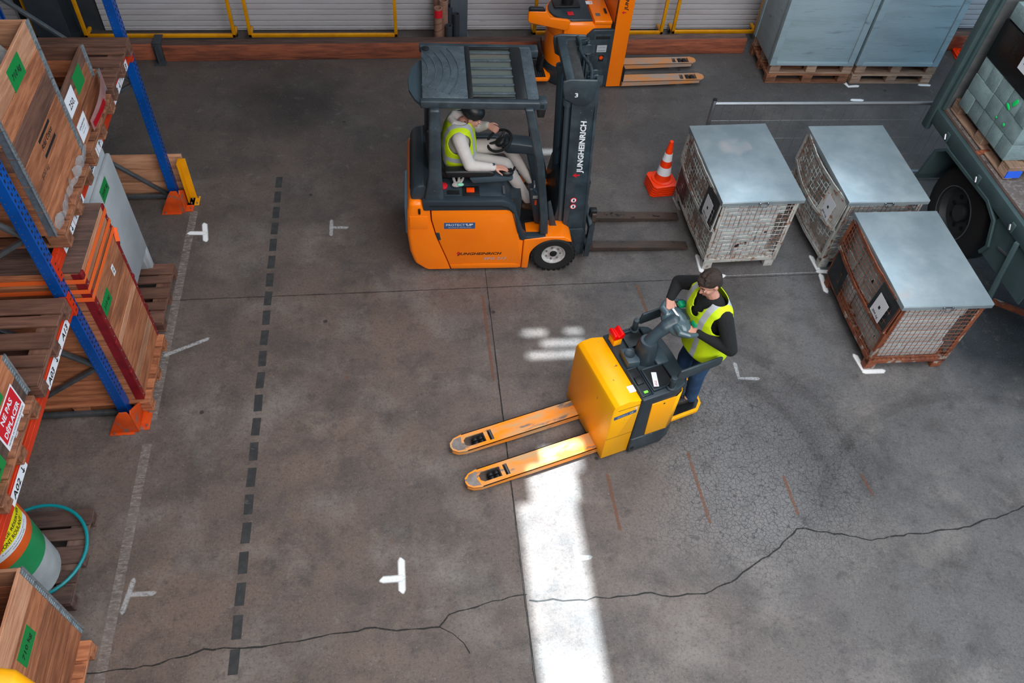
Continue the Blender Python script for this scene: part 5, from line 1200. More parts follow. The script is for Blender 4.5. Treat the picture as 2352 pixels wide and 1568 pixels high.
# platform
MB().prism([(.76, -.27), (1.06, -.26), (1.13, -.20), (1.16, -.08), (1.16, .08), (1.13, .20), (1.06, .26), (.76, .27)], 'z', .105, .155).build('platform', m_amber, tk, bevel=.01, seg=3)
pm = MB().prism([(.765, -.245), (1.05, -.235), (1.11, -.18), (1.135, -.07), (1.135, .07), (1.11, .18), (1.05, .235), (.765, .245)], 'z', .1555, .162).build('rubber_mat', m_black, tk)
mb = MB()
for i in range(13):
    for j in range(16):
        x = .785+i*.027; y = -.225+j*.03+(.015 if i % 2 else 0)
        if x < 1.05 or abs(y) < .18: mb.cyl((x, y, .162), (x, y, .166), .007, .005, n=6)
mb.build('mat_nubs', m_black, pm, kind='stuff')
# forks
def fork(y, worn, tipx=-1.22):
    w2 = .093
    def half(x): return w2
    o = MB()
    # top plate in pieces around the two openings
    z0, z1 = .082, .094
    o.bb(-.83, .02, y-w2, y+w2, z0, z1)
    o.bb(-.87, -.83, y-w2, y-.055, z0, z1).bb(-.87, -.83, y+.055, y+w2, z0, z1)
    o.bb(-.905, -.87, y-w2, y+w2, z0, z1)
    o.prism([(-.905, y-w2), (-.905, y-.05), (-1.07, y-.05), (-1.10, y-.025), (-1.10, y), (-1.235, y), (-1.225, y-.04), (-1.18, y-.075), (-1.10, y-w2)], 'z', z0, z1)
    o.prism([(-.905, y+w2), (-.905, y+.05), (-1.07, y+.05), (-1.10, y+.025), (-1.10, y), (-1.235, y), (-1.225, y+.04), (-1.18, y+.075), (-1.10, y+w2)], 'z', z0, z1)
    # side walls
    for s in (-1, 1):
        o.prism([(.02, .03), (.02, z1), (-1.10, z1), (-1.10, .05), (-.86, .045), (-.66, .035)], 'y', min(y+s*w2, y+s*(w2-.008)), max(y+s*w2, y+s*(w2-.008)))
        pp = [(-1.10, y+s*w2), (-1.18, y+s*.075), (-1.225, y+s*.04), (-1.235, y)]
        for a, b in zip(pp, pp[1:]): o.add([(a[0], a[1], .045), (b[0], b[1], .045), (b[0], b[1], z1), (a[0], a[1], z1)], [(0, 1, 2, 3)])
    f = o.build('fork', m_amber_worn, tk)
    MB().bb(-.85, -.835, y-.05, y+.05, .05, .09).build('link_bar', m_gal_dark, f)
    for x in (-.935, -.99):
        for yy_ in (-.038, .004): MB().cyl((x, y+yy_, .034), (x, y+yy_+.034, .034), .032, n=18).build('load_roller', m_black, f, bevel=.003)
    MB().bar((-.98, y-.06, .05), (-.87, y-.06, .075), .008, .03).bar((-.98, y+.06, .05), (-.87, y+.06, .075), .008, .03).build('roller_bracket', m_gal_dark, f)
    MB().prism([(-1.11, y-.07), (-1.18, y-.06), (-1.215, y-.02), (-1.215, y+.02), (-1.18, y+.06), (-1.11, y+.07), (-1.125, y)], 'z', z1, z1+.0015).build('bare_steel_tip', mat('scuffed_steel', (.36, .32, .31), .4, .6, col2=(.26, .2, .17), sc=12), f)
fork(-.182, 1); fork(.20, 1)
MB().cyl((.62, .03, .115), (.62, -.05, .115), .115, n=28).build('drive_wheel', m_rub, tk, bevel=.01)
# ------------------------------------------------------------------ operator
def TW(x, y, z=0): return TO+Matrix.Rotation(TA, 3, 'Z')@Vector((x, y, z))
pr0 = TW(.98, .0, .166)
op = thing('person', 'man in black fleece, jeans and yellow vest standing on the pallet truck', 'person', pr0)
MB.OFF = pr0
hc = Vector((2.355, 4.235, 1.66)); neck = Vector((2.425, 4.23, 1.505)); 
sh = {-1: Vector((2.485, 4.035, 1.45)), 1: Vector((2.365, 4.43, 1.455))}   # -1 = near the camera
hipc = Vector((2.50, 4.195, 1.05))
elb = {-1: Vector((2.555, 3.89, 1.22)), 1: Vector((2.255, 4.57, 1.33))}
wr = {-1: Vector((2.315, 4.055, 1.255)), 1: Vector((2.145, 4.405, 1.295))}
knee = {-1: Vector((2.475, 4.10, .62)), 1: Vector((2.415, 4.29, .63))}
ank = {-1: Vector((2.515, 4.125, .255)), 1: Vector((2.435, 4.29, .255))}
fd = Vector((-.955, -.28, 0)).normalized()
mb = MB(); q_, e_ = head(mb, hc, (-.80, -.38, -.42), (-.25, 0, 1))
mb.cap(neck, .056, hc+Vector((.02, .0, -.07)), .052)
mb.cap(hipc, .12, neck+Vector((.01, 0, -.15)), .125)
for s in (-1, 1):
    mb.cap(sh[s], .048, elb[s], .04); mb.cap(elb[s], .04, wr[s], .027); mb.cap(sh[s], .055, neck+Vector((0, 0, -.05)), .055)
    mb.cap(hipc+Vector((0, -s*-.085, -.03)), .08, knee[s], .055); mb.cap(knee[s], .054, ank[s], .036); mb.cap(ank[s], .034, ank[s]+fd*.09+Vector((0, 0, -.055)), .022)
hand(mb, wr[-1], (-.80, .52, .05), (-.1, .1, -1), 1.08, curl=(.55, .75, .8, .8), thumb=1)
hand(mb, wr[1], (-.15, -.92, -.12), (-.2, .1, -1), 1.08, curl=(.8, .85, .85, .85), thumb=-1)
blob('body', mb, m_skin, op, .0052, 3); face_bits(op, q_, e_, 1, m_hair)
mb = MB(); mb.ell(q_(-.022, 0, .048), (.100, .083, .082), e_, 20, 14); mb.ell(q_(-.050, 0, -.005), (.062, .078, .075), e_, 18, 12); mb.ell(q_(.045, 0, .085), (.045, .062, .03), e_, 14, 10)
for k in range(26):
    a = random.uniform(-2.6, 2.6); r_ = random.uniform(.2, .95); mb.cap(q_(-.02+.09*r_*math.cos(a), .075*r_*math.sin(a), .05+.08*math.sqrt(1-r_*r_)), .009, q_(.005+.095*r_*math.cos(a), .078*r_*math.sin(a), .055+.08*math.sqrt(1-r_*r_)), .006, 6)
blob('hair', mb, m_hair, op, .006, 2)
mb = MB(); mb.cap(hipc+Vector((0, 0, .06)), .142, neck+Vector((.01, 0, -.15)), .150); mb.ell(neck+Vector((.0, .0, -.10)), (.115, .215, .13), (0, 0, .28))
for s in (-1, 1):
    mb.cap(sh[s], .072, elb[s], .060); mb.cap(elb[s], .060, wr[s]-(wr[s]-elb[s]).normalized()*.012, .040); mb.cap(sh[s], .07, neck+Vector((0, 0, -.05)), .066)
mb.lathe([(.066, -.03), (.070, .0), (.064, .025), (.058, .0), (.058, -.03)], neck+Vector((-.005, 0, .0)), 20, (-.25, -.05, 1), close=True)
blob('fleece_jumper', mb, m_sweat, op, .010, 3)
mb = MB(); mb.ell(hipc+Vector((0, 0, -.03)), (.135, .165, .12), (0, 0, .28))
for s in (-1, 1):
    mb.cap(hipc+Vector((0, s*.085, -.05)), .10, knee[s], .075); mb.cap(knee[s], .074, ank[s]+Vector((0, 0, -.03)), .060)
blob('jeans', mb, m_jean, op, .011, 3)
for s in (-1, 1):
    mb = MB(); mb.cap(ank[s]+Vector((.02, .01, -.05)), .042, ank[s]+fd*.15+Vector((0, 0, -.055)), .036); mb.cap(ank[s], .046, ank[s]+Vector((0, 0, -.05)), .048)
    so_ = blob('shoe', mb, m_shoe, op, .007, 2)
    mb = MB()
    for k in range(4):
        c = ank[s]+fd*(.03+k*.027)+Vector((0, 0, -.005-k*.008)); sd_ = Vector((-fd.y, fd.x, 0)); mb.cap(c-sd_*.022, .0035, c+sd_*.022, .0035, 6)
    mb.build('laces', m_steel, so_)
keys = [((2.485, 4.19, .92), fd, .178, .215), ((2.485, 4.19, 1.0), fd, .172, .21), ((2.465, 4.20, 1.12), fd, .165, .20), ((2.445, 4.21, 1.26), fd, .168, .21), ((2.43, 4.225, 1.37), fd, .158, .24), ((2.425, 4.23, 1.475), fd, .120, .232), ((2.425, 4.23, 1.545), fd, .087, .145)]
hl = [(tuple(sh[-1]+Vector((.01, -.03, -.06))), .112), (tuple(sh[1]+Vector((-.01, .03, -.06))), .112), ((2.34, 4.20, 1.53), .088), ((2.305, 4.19, 1.46), .062), ((2.285, 4.185, 1.39), .042)]
_sd = Vector((-fd.y, fd.x, 0)); _k = (Vector((2.43, 4.22, 0))-pr0).dot(_sd)
vo_ = vest_shell(op, lerp_rings(keys), banded('banded_vest_operator', tuple(_sd), .135, .027, ()), holes=hl)
MB.OFF = Vector((0, 0, 0))
# ------------------------------------------------------------------ stacker (local x towards its forks)
sk = thing('stacker', 'orange stand-on stacker truck parked before the roller door, forks pointing right', 'stacker truck', (2.0, 9.8, 0), R(1.5))
def oval(x0, x1, w_, k=.5, n=28):
    """plan outline, rounded at the x0 end, straight at the x1 end"""
    r_ = (x1-x0)*k; pts = [(x1, -w_), (x0+r_, -w_)]
    for i in range(1, 12):
        a = pi/2*(1-i/12*2)
        pts.append((x0+r_-r_*math.cos(-a)*1.0, -w_*math.sin(a)))
    return pts+[(x0+r_, w_), (x1, w_)]
def ringz(pts, z, s=1, dx=0): return [Vector((x*s+dx, y*s, z)) for x, y in pts]
base = oval(-.13, .50, .36)
MB().loft([ringz(base, .03), ringz(base, .05, 1.02), ringz(base, .26, 1.02), ringz(base, .28, .99)]).build('bumper', m_char2, sk)
MB().loft([ringz(base, .281, .99), ringz(base, .60, .96, .005), ringz(base, .69, .955, .005)]).build('tower', m_orange, sk)
MB().loft([ringz(base, .695, .95), ringz(base, .80, .97, -.01), ringz(base, .90, .93, -.03), ringz(base, .93, .88, -.03)]).build('hood', m_orange, sk, bevel=.008)
MB().loft([ringz(oval(-.12, .42, .30), .925), ringz(oval(-.13, .42, .30), .96, .97)]).build('console', m_char, sk, bevel=.012)
MB().bb(.10, .18, -.20, -.12, .963, .972).build('red_switch', m_redc, sk, bevel=.003)
MB().bb(-.05, .30, -.02, .22, .962, .99).build('console_step', m_black, sk, bevel=.012)
MB().lathe([(.075, 0), (.085, .10), (.078, .20), (.05, .24)], (.14, .08, .965), 22).build('steering_knob', m_black, sk)
MB().prism([(.43, .28), (.67, .28), (.67, .92), (.43, .92)], 'y', -.30, .36).build('battery_box', m_orange, sk, bevel=.008)
MB().prism([(.43, .905), (.67, .90), (.67, .95), (.43, .955)], 'y', -.33, .37).build('rear_hood', m_orange, sk, bevel=.014, seg=3)
MB().prism([(.34, .78), (.42, .86), (.78, .86), (.78, .03), (.34, .03)], 'y', -.385, -.33).build('battery_door_frame', m_char, sk, bevel=.014, seg=3)
MB().bb(.44, .66, -.391, -.385, .06, .80).build('battery_door', m_char2, sk, bevel=.004)
MB().bb(.46, .65, -.395, -.389, .735, .775).build('grille_slot', m_vblack, sk)
sign(sk, (.56, -.391, .60), (1, 0, 0), (0, 0, 1), .13, .10, mat('silver_plate', (.42, .44, .47), .4), [('Li-Ion 24V', 0, .02, .09, .012, m_ink, 0), ('JUNGHEINRICH', 0, -.03, .10, .012, m_ink, .01)], name='rating_plate')
sg_ = sign(sk, (.57, -.391, .46), (1, 0, 0), (0, 0, 1), .07, .09, m_black, [], name='round_badge')
MB().cyl((.57, -.394, .47), (.57, -.396, .47), .026, n=20).build('badge_disc', m_orbtn, sg_)
sign(sk, (.50, -.18, .957), (0, -1, 0), (1, 0, 0), .07, .06, m_steel, [], name='small_plate')
sign(sk, (.44, .12, .957), (0, -1, 0), (1, 0, 0), .08, .09, m_white, [('STOP', 0, .02, .05, .02, m_redc)], name='instruction_sticker')
MB().bb(.60, .63, -.16, -.04, .955, .968).build('hood_handle', m_black, sk, bevel=.004)
# mast
for s in (-1, 1):
    MB().prism([(.70, .03), (.90, .03), (.89, 2.4), (.69, 2.4)], 'y', min(s*.37, s*.395), max(s*.37, s*.395)).build('mast_side_plate', m_orange, sk, bevel=.005)
    MB().bb(.70, .89, min(s*.30, s*.37), max(s*.30, s*.37), .06, 2.38).build('mast_channel', m_black, sk, bevel=.004)
MB().bb(.70, .74, -.30, .30, .9, 2.3).build('mast_guard_panel', m_amber if 0 else m_orange, sk)
sp = [c for c in sk.children if c.name.startswith('mast_side_plate')][0]
fit_text(sp, 'JUNGHEINRICH', (.80, -.3955, 1.40), (0, 0, 1), (-1, 0, 0), m_ink, w=.55, h=.06, bold=.03, shear=.15)
jarrow(sp, (.775, -.3955, 1.10), (0, 0, 1), (-1, 0, 0), .03, (0, -1, 0))
# arm rests either side of the driver's stand
for s in (-1, 1):
    MB().prism([(-.45, 1.0), (-.45, 1.12), (-.43, 1.135), (-.22, 1.12), (-.16, 1.03), (.07, 1.0), (.10, .985), (.09, .88), (.04, .86), (-.16, .91), (-.42, .97)], 'y', min(s*.34, s*.39), max(s*.34, s*.39)).build('arm_rest', m_orange, sk, bevel=.012, seg=3)
    MB().prism([(-.45, 1.128), (-.44, 1.165), (-.42, 1.175), (-.26, 1.165), (-.23, 1.125)], 'y', min(s*.335, s*.395), max(s*.335, s*.395)).build('arm_pad', m_black, sk, bevel=.01)
    MB().cyl((.05, s*.36, .80), (.05, s*.36, .88), .02, n=12).build('arm_post', m_orange, sk)
MB().prism([(-.52, -.34), (-.10, -.345), (-.06, -.28), (-.06, .28), (-.10, .345), (-.52, .34)], 'z', .10, .145).build('stand_platform', m_orange, sk, bevel=.008)
pm = MB().prism([(-.51, -.31), (-.13, -.31), (-.13, .31), (-.51, .31)], 'z', .146, .152).build('ribbed_mat', m_black, sk)
mb = MB()
for i in range(12):
    for j in range(22): mb.bb(-.49+i*.030, -.478+i*.030, -.295+j*.027, -.281+j*.027, .152, .155)
mb.build('mat_nubs', m_dk, pm, kind='stuff')
MB().prism([(-.23, .15), (-.15, .15), (-.145, .38), (-.18, .41)], 'y', -.20, .20).build('knee_pad', m_black, sk, bevel=.02, seg=3)
for y in (-.322, .085):
    a, b = y-.088, y+.088
    o = MB(); z0, z1 = .098, .108
    o.bb(.90, 1.75, a, b, z0, z1).bb(1.75, 1.80, a, a+.035, z0, z1).bb(1.75, 1.80, b-.035, b, z0, z1).bb(1.80, 1.83, a, b, z0, z1)
    o.bb(1.83, 1.99, a, a+.03, z0, z1).bb(1.83, 1.99, b-.03, b, z0, z1).prism([(1.99, a), (2.02, a), (2.09, y-.045), (2.10, y), (2.09, y+.045), (2.02, b), (1.99, b)], 'z', z0, z1)
    for s in (a, b-.007): o.prism([(.90, .04), (.90, z1), (2.02, z1), (2.02, .06), (1.4, .045)], 'y', s, s+.007)
    f = o.build('fork', m_fork_old, sk)
    for x in (1.875, 1.945): MB().cyl((x, y-.05, .065), (x, y+.05, .065), .034, n=16).build('load_roller', m_black, f)
    MB().prism([(.895, .04), (.93, .04), (.93, .30), (.895, .34)], 'y', a, b).build('fork_heel', m_black, sk, bevel=.004)

# ------------------------------------------------------------------ mesh box containers with galvanised lids
def meshbox(lab, loc, rz, fr, wire, kg, tilt, seed, black_tag):
    rnd = random.Random(seed)
    t = thing('mesh_container', lab, 'container', loc, rz)
    X, Y, zb, zt = .415, .61, .20, .955
    for sx in (-1, 1):
        for sy in (-1, 1):
            MB().prism([(sx*(X-.005), sy*(Y-.005)), (sx*(X-.11), sy*(Y-.005)), (sx*(X-.11), sy*(Y-.09)), (sx*(X-.005), sy*(Y-.09))], 'z', 0, .105).build('foot', fr, t, bevel=.006)
            MB().bb(min(sx*X, sx*(X-.05)), max(sx*X, sx*(X-.05)), min(sy*Y, sy*(Y-.012)), max(sy*Y, sy*(Y-.012)), .10, zt).bb(min(sx*X, sx*(X-.012)), max(sx*X, sx*(X-.012)), min(sy*Y, sy*(Y-.05)), max(sy*Y, sy*(Y-.05)), .10, zt).build('corner_post', fr, t, bevel=.003)
    for sy in (-1, 1): MB().bb(-X, X, min(sy*Y, sy*(Y-.05)), max(sy*Y, sy*(Y-.05)), .10, .155).build('base_rail', fr, t, bevel=.004)
    for sx in (-1, 1): MB().bb(min(sx*X, sx*(X-.05)), max(sx*X, sx*(X-.05)), -Y+.05, Y-.05, .10, .155).build('base_rail', fr, t, bevel=.004)
    MB().bb(-X+.02, X-.02, -Y+.02, Y-.02, .13, .15).build('base_sheet', fr, t)
    # load: broken pale slabs behind the wire, each piece its own
    for k in range(4):
        for sgn in (0, 1):
            h0 = .155+k*.195; y0 = -Y+.045
            xa, xb = ((-X+.05, .0+rnd.uniform(-.15, .15)) if not sgn else (None, None))
            if not sgn: sp_ = xb; MB().bb(xa, xb-.004, y0+rnd.uniform(0, .012), y0+.5, h0, h0+.19).build('pale_slab', m_rubble, t, bevel=.006)
            else: MB().bb(sp_+.004, X-.07-rnd.uniform(0, .09), y0+rnd.uniform(0, .014), y0+.5, h0, h0+.19).build('pale_slab', m_rubble, t, bevel=.006)
        for j in range(3):
            ya = -.07+j*.22; MB().bb(-X+.05+rnd.uniform(0, .05), X-.04, ya+rnd.uniform(0, .02), ya+.20, h0, h0+.19).build('pale_slab', m_rubble, t, bevel=.006)
    # front (short, -y) wire panel
    def wires(pts_fn, nu, nv, name, par=t, r_=.0036):
        mb = MB()
        for i in range(nu+1):
            mb.tube([pts_fn(i/nu, j/nv) for j in range(0, nv+1)], r_, 4)
        for j in range(nv+1):
            mb.tube([pts_fn(i/nu, j/nv) for i in range(0, nu+1)], r_, 4)
        return mb.build(name, wire, par, kind='stuff')
    jit = {}
    def jf(u, v, a=.006):
        k = (round(u, 3), round(v, 3))
        if k not in jit: jit[k] = rnd.uniform(-a, a)
        return jit[k]
    for sy in (-1, 1):
        wires(lambda u, v: (-X+.03+u*(2*X-.06), sy*(Y+.001)+sy*jf(u, v, .004), .155+v*(zt-.165)), 15, 14, 'wire_panel')
    wires(lambda u, v: (X+.0, -Y+.05+u*(2*Y-.1), .155+v*(zt-.165)), 20, 14, 'wire_panel')
    # -x side: two hinged flaps, dented
    def bow(u, v): return tilt*math.sin(pi*u)*(.5+.5*v)+0
    for nm, za, zb_, o0 in (('lower_flap', .16, .56, .0), ('upper_flap', .575, .945, .014)):
        def pf(u, v, za=za, zb_=zb_, o0=o0): return Vector((-X-.006-o0-bow(u, v if nm == 'lower_flap' else 1-v*.75)-(.02*(1-v) if nm == 'upper_flap' else 0)+jf(u, v, .003), -Y+.02+u*(2*Y-.04), za+v*(zb_-za)))
        fo = MB()
        for v in (0, 1):
            P_ = [pf(u/12, v) for u in range(13)]
            for a, b in zip(P_, P_[1:]): fo.bar(a, b, .012, .040)
        for u in (0, 1): fo.bar(pf(u, 0), pf(u, 1), .04, .012, up=(1, 0, 0))
        fo = fo.build(nm, fr, t)
        wires(pf, 20, 7, 'wire_panel', fo)
        # sheet plate with the card
        if nm == 'upper_flap':
            a, b, c_, d_ = pf(0, 0), pf(.27, 0), pf(.27, 1), pf(0, 1)
            n_ = Vector((-.008, 0, 0)); pl = MB().add([a+n_, b+n_, c_+n_, d_+n_, a+n_*.6, b+n_*.6, c_+n_*.6, d_+n_*.6], [(0, 1, 2, 3), (4, 5, 6, 7), (0, 1, 5, 4), (1, 2, 6, 5), (2, 3, 7, 6), (3, 0, 4, 7)]).build('tag_plate', black_tag, t)
            ctr = (pf(.15, .42))+Vector((-.012, 0, 0)); zu = (pf(.15, 1)-pf(.15, 0)).normalized(); yd = Vector((0, -1, 0))
            cd = sign(t, ctr, yd, zu, .19, .235, m_white, [(kg, .0, -.085, .12, .035, m_ink, .01)], name='weight_card', off=.003)
            fit_text(cd, 'B', ctr+Vector((-.005, 0, 0))-yd*.01+zu*.0, yd, zu, m_ink, w=.028, h=.03, bold=.05) if 0 else MB().bx(ctr+Vector((-.0045, 0, 0))+zu*.005, (.0012, .03, .034)).build('printed_mark', m_ink, cd, smooth=0)
        elif tilt > .02:
            a, b, c_, d_ = pf(.72, 0), pf(1, 0), pf(1, 1), pf(.72, 1); n_ = Vector((-.006, 0, 0))
            MB().add([a+n_, b+n_, c_+n_, d_+n_, a+n_*.6, b+n_*.6, c_+n_*.6, d_+n_*.6], [(0, 1, 2, 3), (4, 5, 6, 7), (0, 1, 5, 4), (1, 2, 6, 5), (2, 3, 7, 6), (3, 0, 4, 7)]).build('side_plate', black_tag, t)
    # lid
    lx, ly = .445, .64
    lid = MB().bb(-lx, lx, -ly, ly, .985, 1.0).bb(-lx, lx, -ly, -ly+.003, .945, .985).bb(-lx, lx, ly-.003, ly, .945, .985).bb(-lx, -lx+.003, -ly, ly, .945, .985).bb(lx-.003, lx, -ly, ly, .945, .985).build('lid', m_galv, t, bevel=.003)
    MB().bb(-.055, .055, -ly-.006, -ly, .968, .985).bb(-.05, -.035, -ly-.02, -ly, .95, .985).bb(.035, .05, -ly-.02, -ly, .95, .985).build('latch', m_chrome, lid, bevel=.002)
    MB().tube([(-.042, -ly-.018, .96), (-.030, -ly-.024, .935), (.030, -ly-.024, .935), (.042, -ly-.018, .96)], .004, 6).build('latch_bow', m_chrome, lid)
    return t
meshbox('pale flaking mesh container with galvanised lid standing beside the stacked traffic cones', (3.557, 6.575, 0), R(1.2), m_lrust, m_wirew, '885 kg', .035, 1, mat('scuffed_black_board', (.02, .025, .03), .6, col2=(.05, .055, .06), sc=9))
meshbox('mesh container with shiny clean lid and bulging side, rearmost beside the trailer wheel', (4.912, 6.517, 0), R(-.4), m_lrust, m_wirew, '890 kg', .085, 2, m_lrust)
meshbox('rust-brown mesh container with scratched galvanised lid, nearest of the three', (4.890, 5.080, 0), R(-1.0), m_rust, m_wirer, '884 kg', .045, 3, mat('black_board', (.012, .016, .02), .6, col2=(.03, .035, .04), sc=9))

# ------------------------------------------------------------------ big painted crates on doubled pallets
PC = 'doubled pallets under the painted crates'
ang = R(-1.5); O = Vector((5.014, 9.507, 0))
def onp(x, y, z): return O+Matrix.Rotation(ang, 3, 'Z')@Vector((x, y, z))
for k, (xo, w_) in enumerate(((0, 1.2), (1.25, 1.2))):
    for lv in (0, 1):
        lab = ('%s pallet under the %s pale painted crate' % (('lower', 'upper')[lv], ('left', 'right')[k]))
        pallet(lab, onp(xo+.6+(.02 if lv else 0), .40+(.015 if lv else 0), lv*.144), ang, kind='lightpal' if (k or lv) else 'pallet', grp=PC)
    t = thing('painted_crate', ('chipped pale blue painted crate at left, standing on two pallets by the kerb', 'chipped pale blue painted crate at right, standing on two pallets beside the cones')[k], 'crate', onp(xo, 0, .289), ang)
    X0, X1, Y0, Y1, H = -.02, 1.19, -.02, .80, 1.62
    MB().bb(X0+.012, X1-.012, Y0+.012, Y1-.012, .0, H-.01).build('panel_body', m_paintc, t, bevel=.006)
    for x in (X0, X1-.09): MB().bb(x, x+.09, Y0, Y0+.014, 0, H).build('edge_batten', m_paintc, t, bevel=.004)
    for z in (0, H-.09): MB().bb(X0+.09, X1-.09, Y0, Y0+.014, z, z+.06).build('edge_batten', m_paintc, t, bevel=.004)
    for y in (Y0+.014, Y1-.09): MB().bb(X0, X0+.014, y, y+.085, 0, H).build('edge_batten', m_paintc, t, bevel=.004)
    MB().bb(X0+.005, X1-.005, Y0+.005, Y1-.005, H-.01, H+.01).build('crate_top', m_paintc, t, bevel=.004)
    fit_text(t, ('', '')[k] or '.', (0.1, Y0-.001, .01), (1, 0, 0), (0, 0, 1), m_ink, w=.001, h=.001) if 0 else None

# ------------------------------------------------------------------ mesh fence panel
t = thing('mesh_fence', 'grey tubular fence panel with thin wire mesh standing behind the mesh containers', 'fence', (3.42, 7.45, 0), R(-1))
Hf = 1.13; L_ = 3.4
MB().tube([(0, 0, Hf-.02), (L_, 0, Hf-.02)], .021, 12).build('top_tube', m_steel, t)
MB().tube([(0, 0, .12), (L_, 0, .12)], .018, 12).build('bottom_tube', m_steel, t)
for x in (0, L_):
    p = MB().tube([(x, 0, .02), (x, 0, Hf+.03)], .024, 12).build('post_tube', m_steel, t)
MB().cyl((0, 0, Hf+.03), (0, 0, Hf+.042), .025, n=14).build('post_cap', m_black, t)
mb = MB()
for k in range(1, 28): mb.tube([(k*.122, -.005, .12), (k*.122, -.005, Hf-.02)], .0016, 4)
for z in (.38, .63, .88): mb.tube([(0, .005, z), (L_, .005, z)], .0016, 4)
mb.build('wire_mesh', m_steel, t, kind='stuff')
for x in (0, L_): MB().bb(x-.12, x+.12, -.16, .16, 0, .05).build('foot_block', m_dk, t, bevel=.02)

# ------------------------------------------------------------------ traffic cones
def cone(lab, loc, rz, grp=None, full=True, Hc_=.57):
    t = thing('traffic_cone', lab, 'traffic cone', loc, rz, grp)
    a = .155; c_ = .035
    pts = [(-a+c_, -a), (a-c_, -a), (a, -a+c_), (a, a-c_), (a-c_, a), (-a+c_, a), (-a, a-c_), (-a, -a+c_)]
    MB().prism(pts, 'z', 0, .022).build('base', m_cone, t, bevel=.006)
    MB().lathe([(.13, .022), (.128, .034), (.098, .042), (.092, .06), (.022, Hc_-.004), (.018, Hc_), (.012, Hc_)], n=28).build('cone_body', m_cone, t)
    for z0, z1 in ((.12, .225), (.31, .41)):
        f = lambda z: .092+(z-.06)*(.022-.092)/(Hc_-.064)+.0012
        MB().lathe([(f(z0), z0), (f(z1), z1), (f(z1)-.002, z1), (f(z0)-.002, z0)], n=28, close=True).build('white_band', m_conew, t)
    return t
G5 = 'orange traffic cones nested in a stack by the first mesh container'
for k in range(5):
    cone(('bottom orange traffic cone of the nested stack by the mesh container', 'second lowest traffic cone of the nested stack, only its base edge showing', 'middle traffic cone of the nested stack, only its base edge showing', 'fourth traffic cone of the nested stack, just beneath the top one', 'topmost striped traffic cone of the nested stack by the mesh container')[k], (2.985+k*.002, 7.335-k*.003, .0+k*.034), R(4+k*1.2), G5)
for k in range(2):
    cone(('lower striped traffic cone in the pair behind the right painted crate', 'upper striped traffic cone in the pair behind the right painted crate')[k], (8.35, 10.13, k*.034), R(-12+5*k), 'pair of nested cones at far right', Hc_=.62)

# ------------------------------------------------------------------ trailer
tr = thing('flatbed_trailer', 'dark green-grey flatbed trailer at the right edge with headboard and side wheels', 'trailer', (7.0, 6.0, 0), 0)
MB.OFF = Vector((7.0, 6.0, 0)); xe = 5.885; yh = 7.10
MB().bb(xe, 8.3, 1.5, yh, 1.20, 1.25).build('deck', m_bed, tr)
MB().bb(xe-.012, xe+.05, 1.5, yh, 1.085, 1.255).build('side_rail', m_trl, tr, bevel=.006)
MB().bb(xe+.04, xe+.075, 1.5, yh, 1.25, 1.262).build('deck_edge_board', wd('grey', 'y'), tr, bevel=.003)
MB().bb(xe-.03, xe+.03, yh-.01, yh+.10, .98, 3.3).build('headboard_post', m_trl, tr, bevel=.012)
MB().bb(xe+.03, xe+.07, yh-.04, yh+.06, 1.26, 3.3).build('headboard_post', m_trl, tr, bevel=.006)
MB().bb(xe+.07, 8.3, yh, yh+.03, 1.26, 2.62).build('headboard', mat('worn_grey_panel', (.10, .105, .11), .7, col2=(.17, .165, .16), sc=3, lo=.4, hi=.7, st=(1, 1, 2.5)), tr)
MB().bb(xe+.07, 8.3, yh-.02, yh+.03, 2.62, 2.70).build('headboard_rail', m_trl, tr, bevel=.006)
for y in (6.72, 6.0, 5.28, 4.5):
    o = MB().bb(xe-.03, xe-.012, y-.03, y+.03, 1.10, 1.20).build('lashing_latch', m_trl, tr, bevel=.004)
    MB().cyl((xe-.035, y, 1.12), (xe-.035, y+.03, 1.17), .012, n=8).build('latch_hook', m_steel, o)
MB().bb(7.0, 7.2, 1.5, yh, .85, 1.2).bb(6.3, 6.34, 1.5, yh, .95, 1.2).build('chassis_beam', m_char, tr)
# wheel
def twheel(cx_, cy_, r, wd_):
    c = Vector((cx_, cy_, r)); s = -1
    o = MB().lathe([(r*.56, -wd_/2+.01), (r*.62, -wd_/2), (r*.88, -wd_/2+.0), (r*.97, -wd_/2+.03), (r, -wd_/2+.06), (r, wd_/2-.06), (r*.97, wd_/2-.03), (r*.88, wd_/2), (r*.56, wd_/2)], c+Vector((wd_/2, 0, 0)), 48, (1, 0, 0), close=True).build('tyre', m_rub, tr)
    mb = MB()
    for x in (.08, .12, .16, .20): mb.lathe([(r+.002, x-.004), (r+.002, x+.004), (r-.01, x+.004), (r-.01, x-.004)], c, 48, (1, 0, 0), close=True)
    mb.build('tread_groove', m_vblack, o)
    MB().lathe([(r*.575, .0), (r*.59, .004), (r*.59, .02), (r*.54, .03), (r*.50, .10), (r*.20, .12), (r*.18, .06), (r*.01, .05)], c, 40, (1, 0, 0), cap=False).build('rim', mat('dark_rim', (.05, .055, .06), .45, .4), o)
    MB().lathe([(r*.575, -.003), (r*.595, -.003), (r*.595, .004), (r*.575, .004)], c, 40, (1, 0, 0), close=True).build('rim_edge', m_steel, o)
    mb = MB()
    for k in range(8):
        a = 2*pi*k/8; mb.cyl(c+Vector((.115, r*.34*math.cos(a), r*.34*math.sin(a))), c+Vector((.105, r*.34*math.cos(a), r*.34*math.sin(a))), .028, n=10)
    mb.build('rim_holes', m_vblack, o)
twheel(6.0, 6.19, .515, .32)
mud = [(6.86, .46), (6.82, .56), (6.76, .92), (6.62, 1.04), (5.74, 1.075), (5.54, 1.0), (5.42, .77), (5.46, .66)]
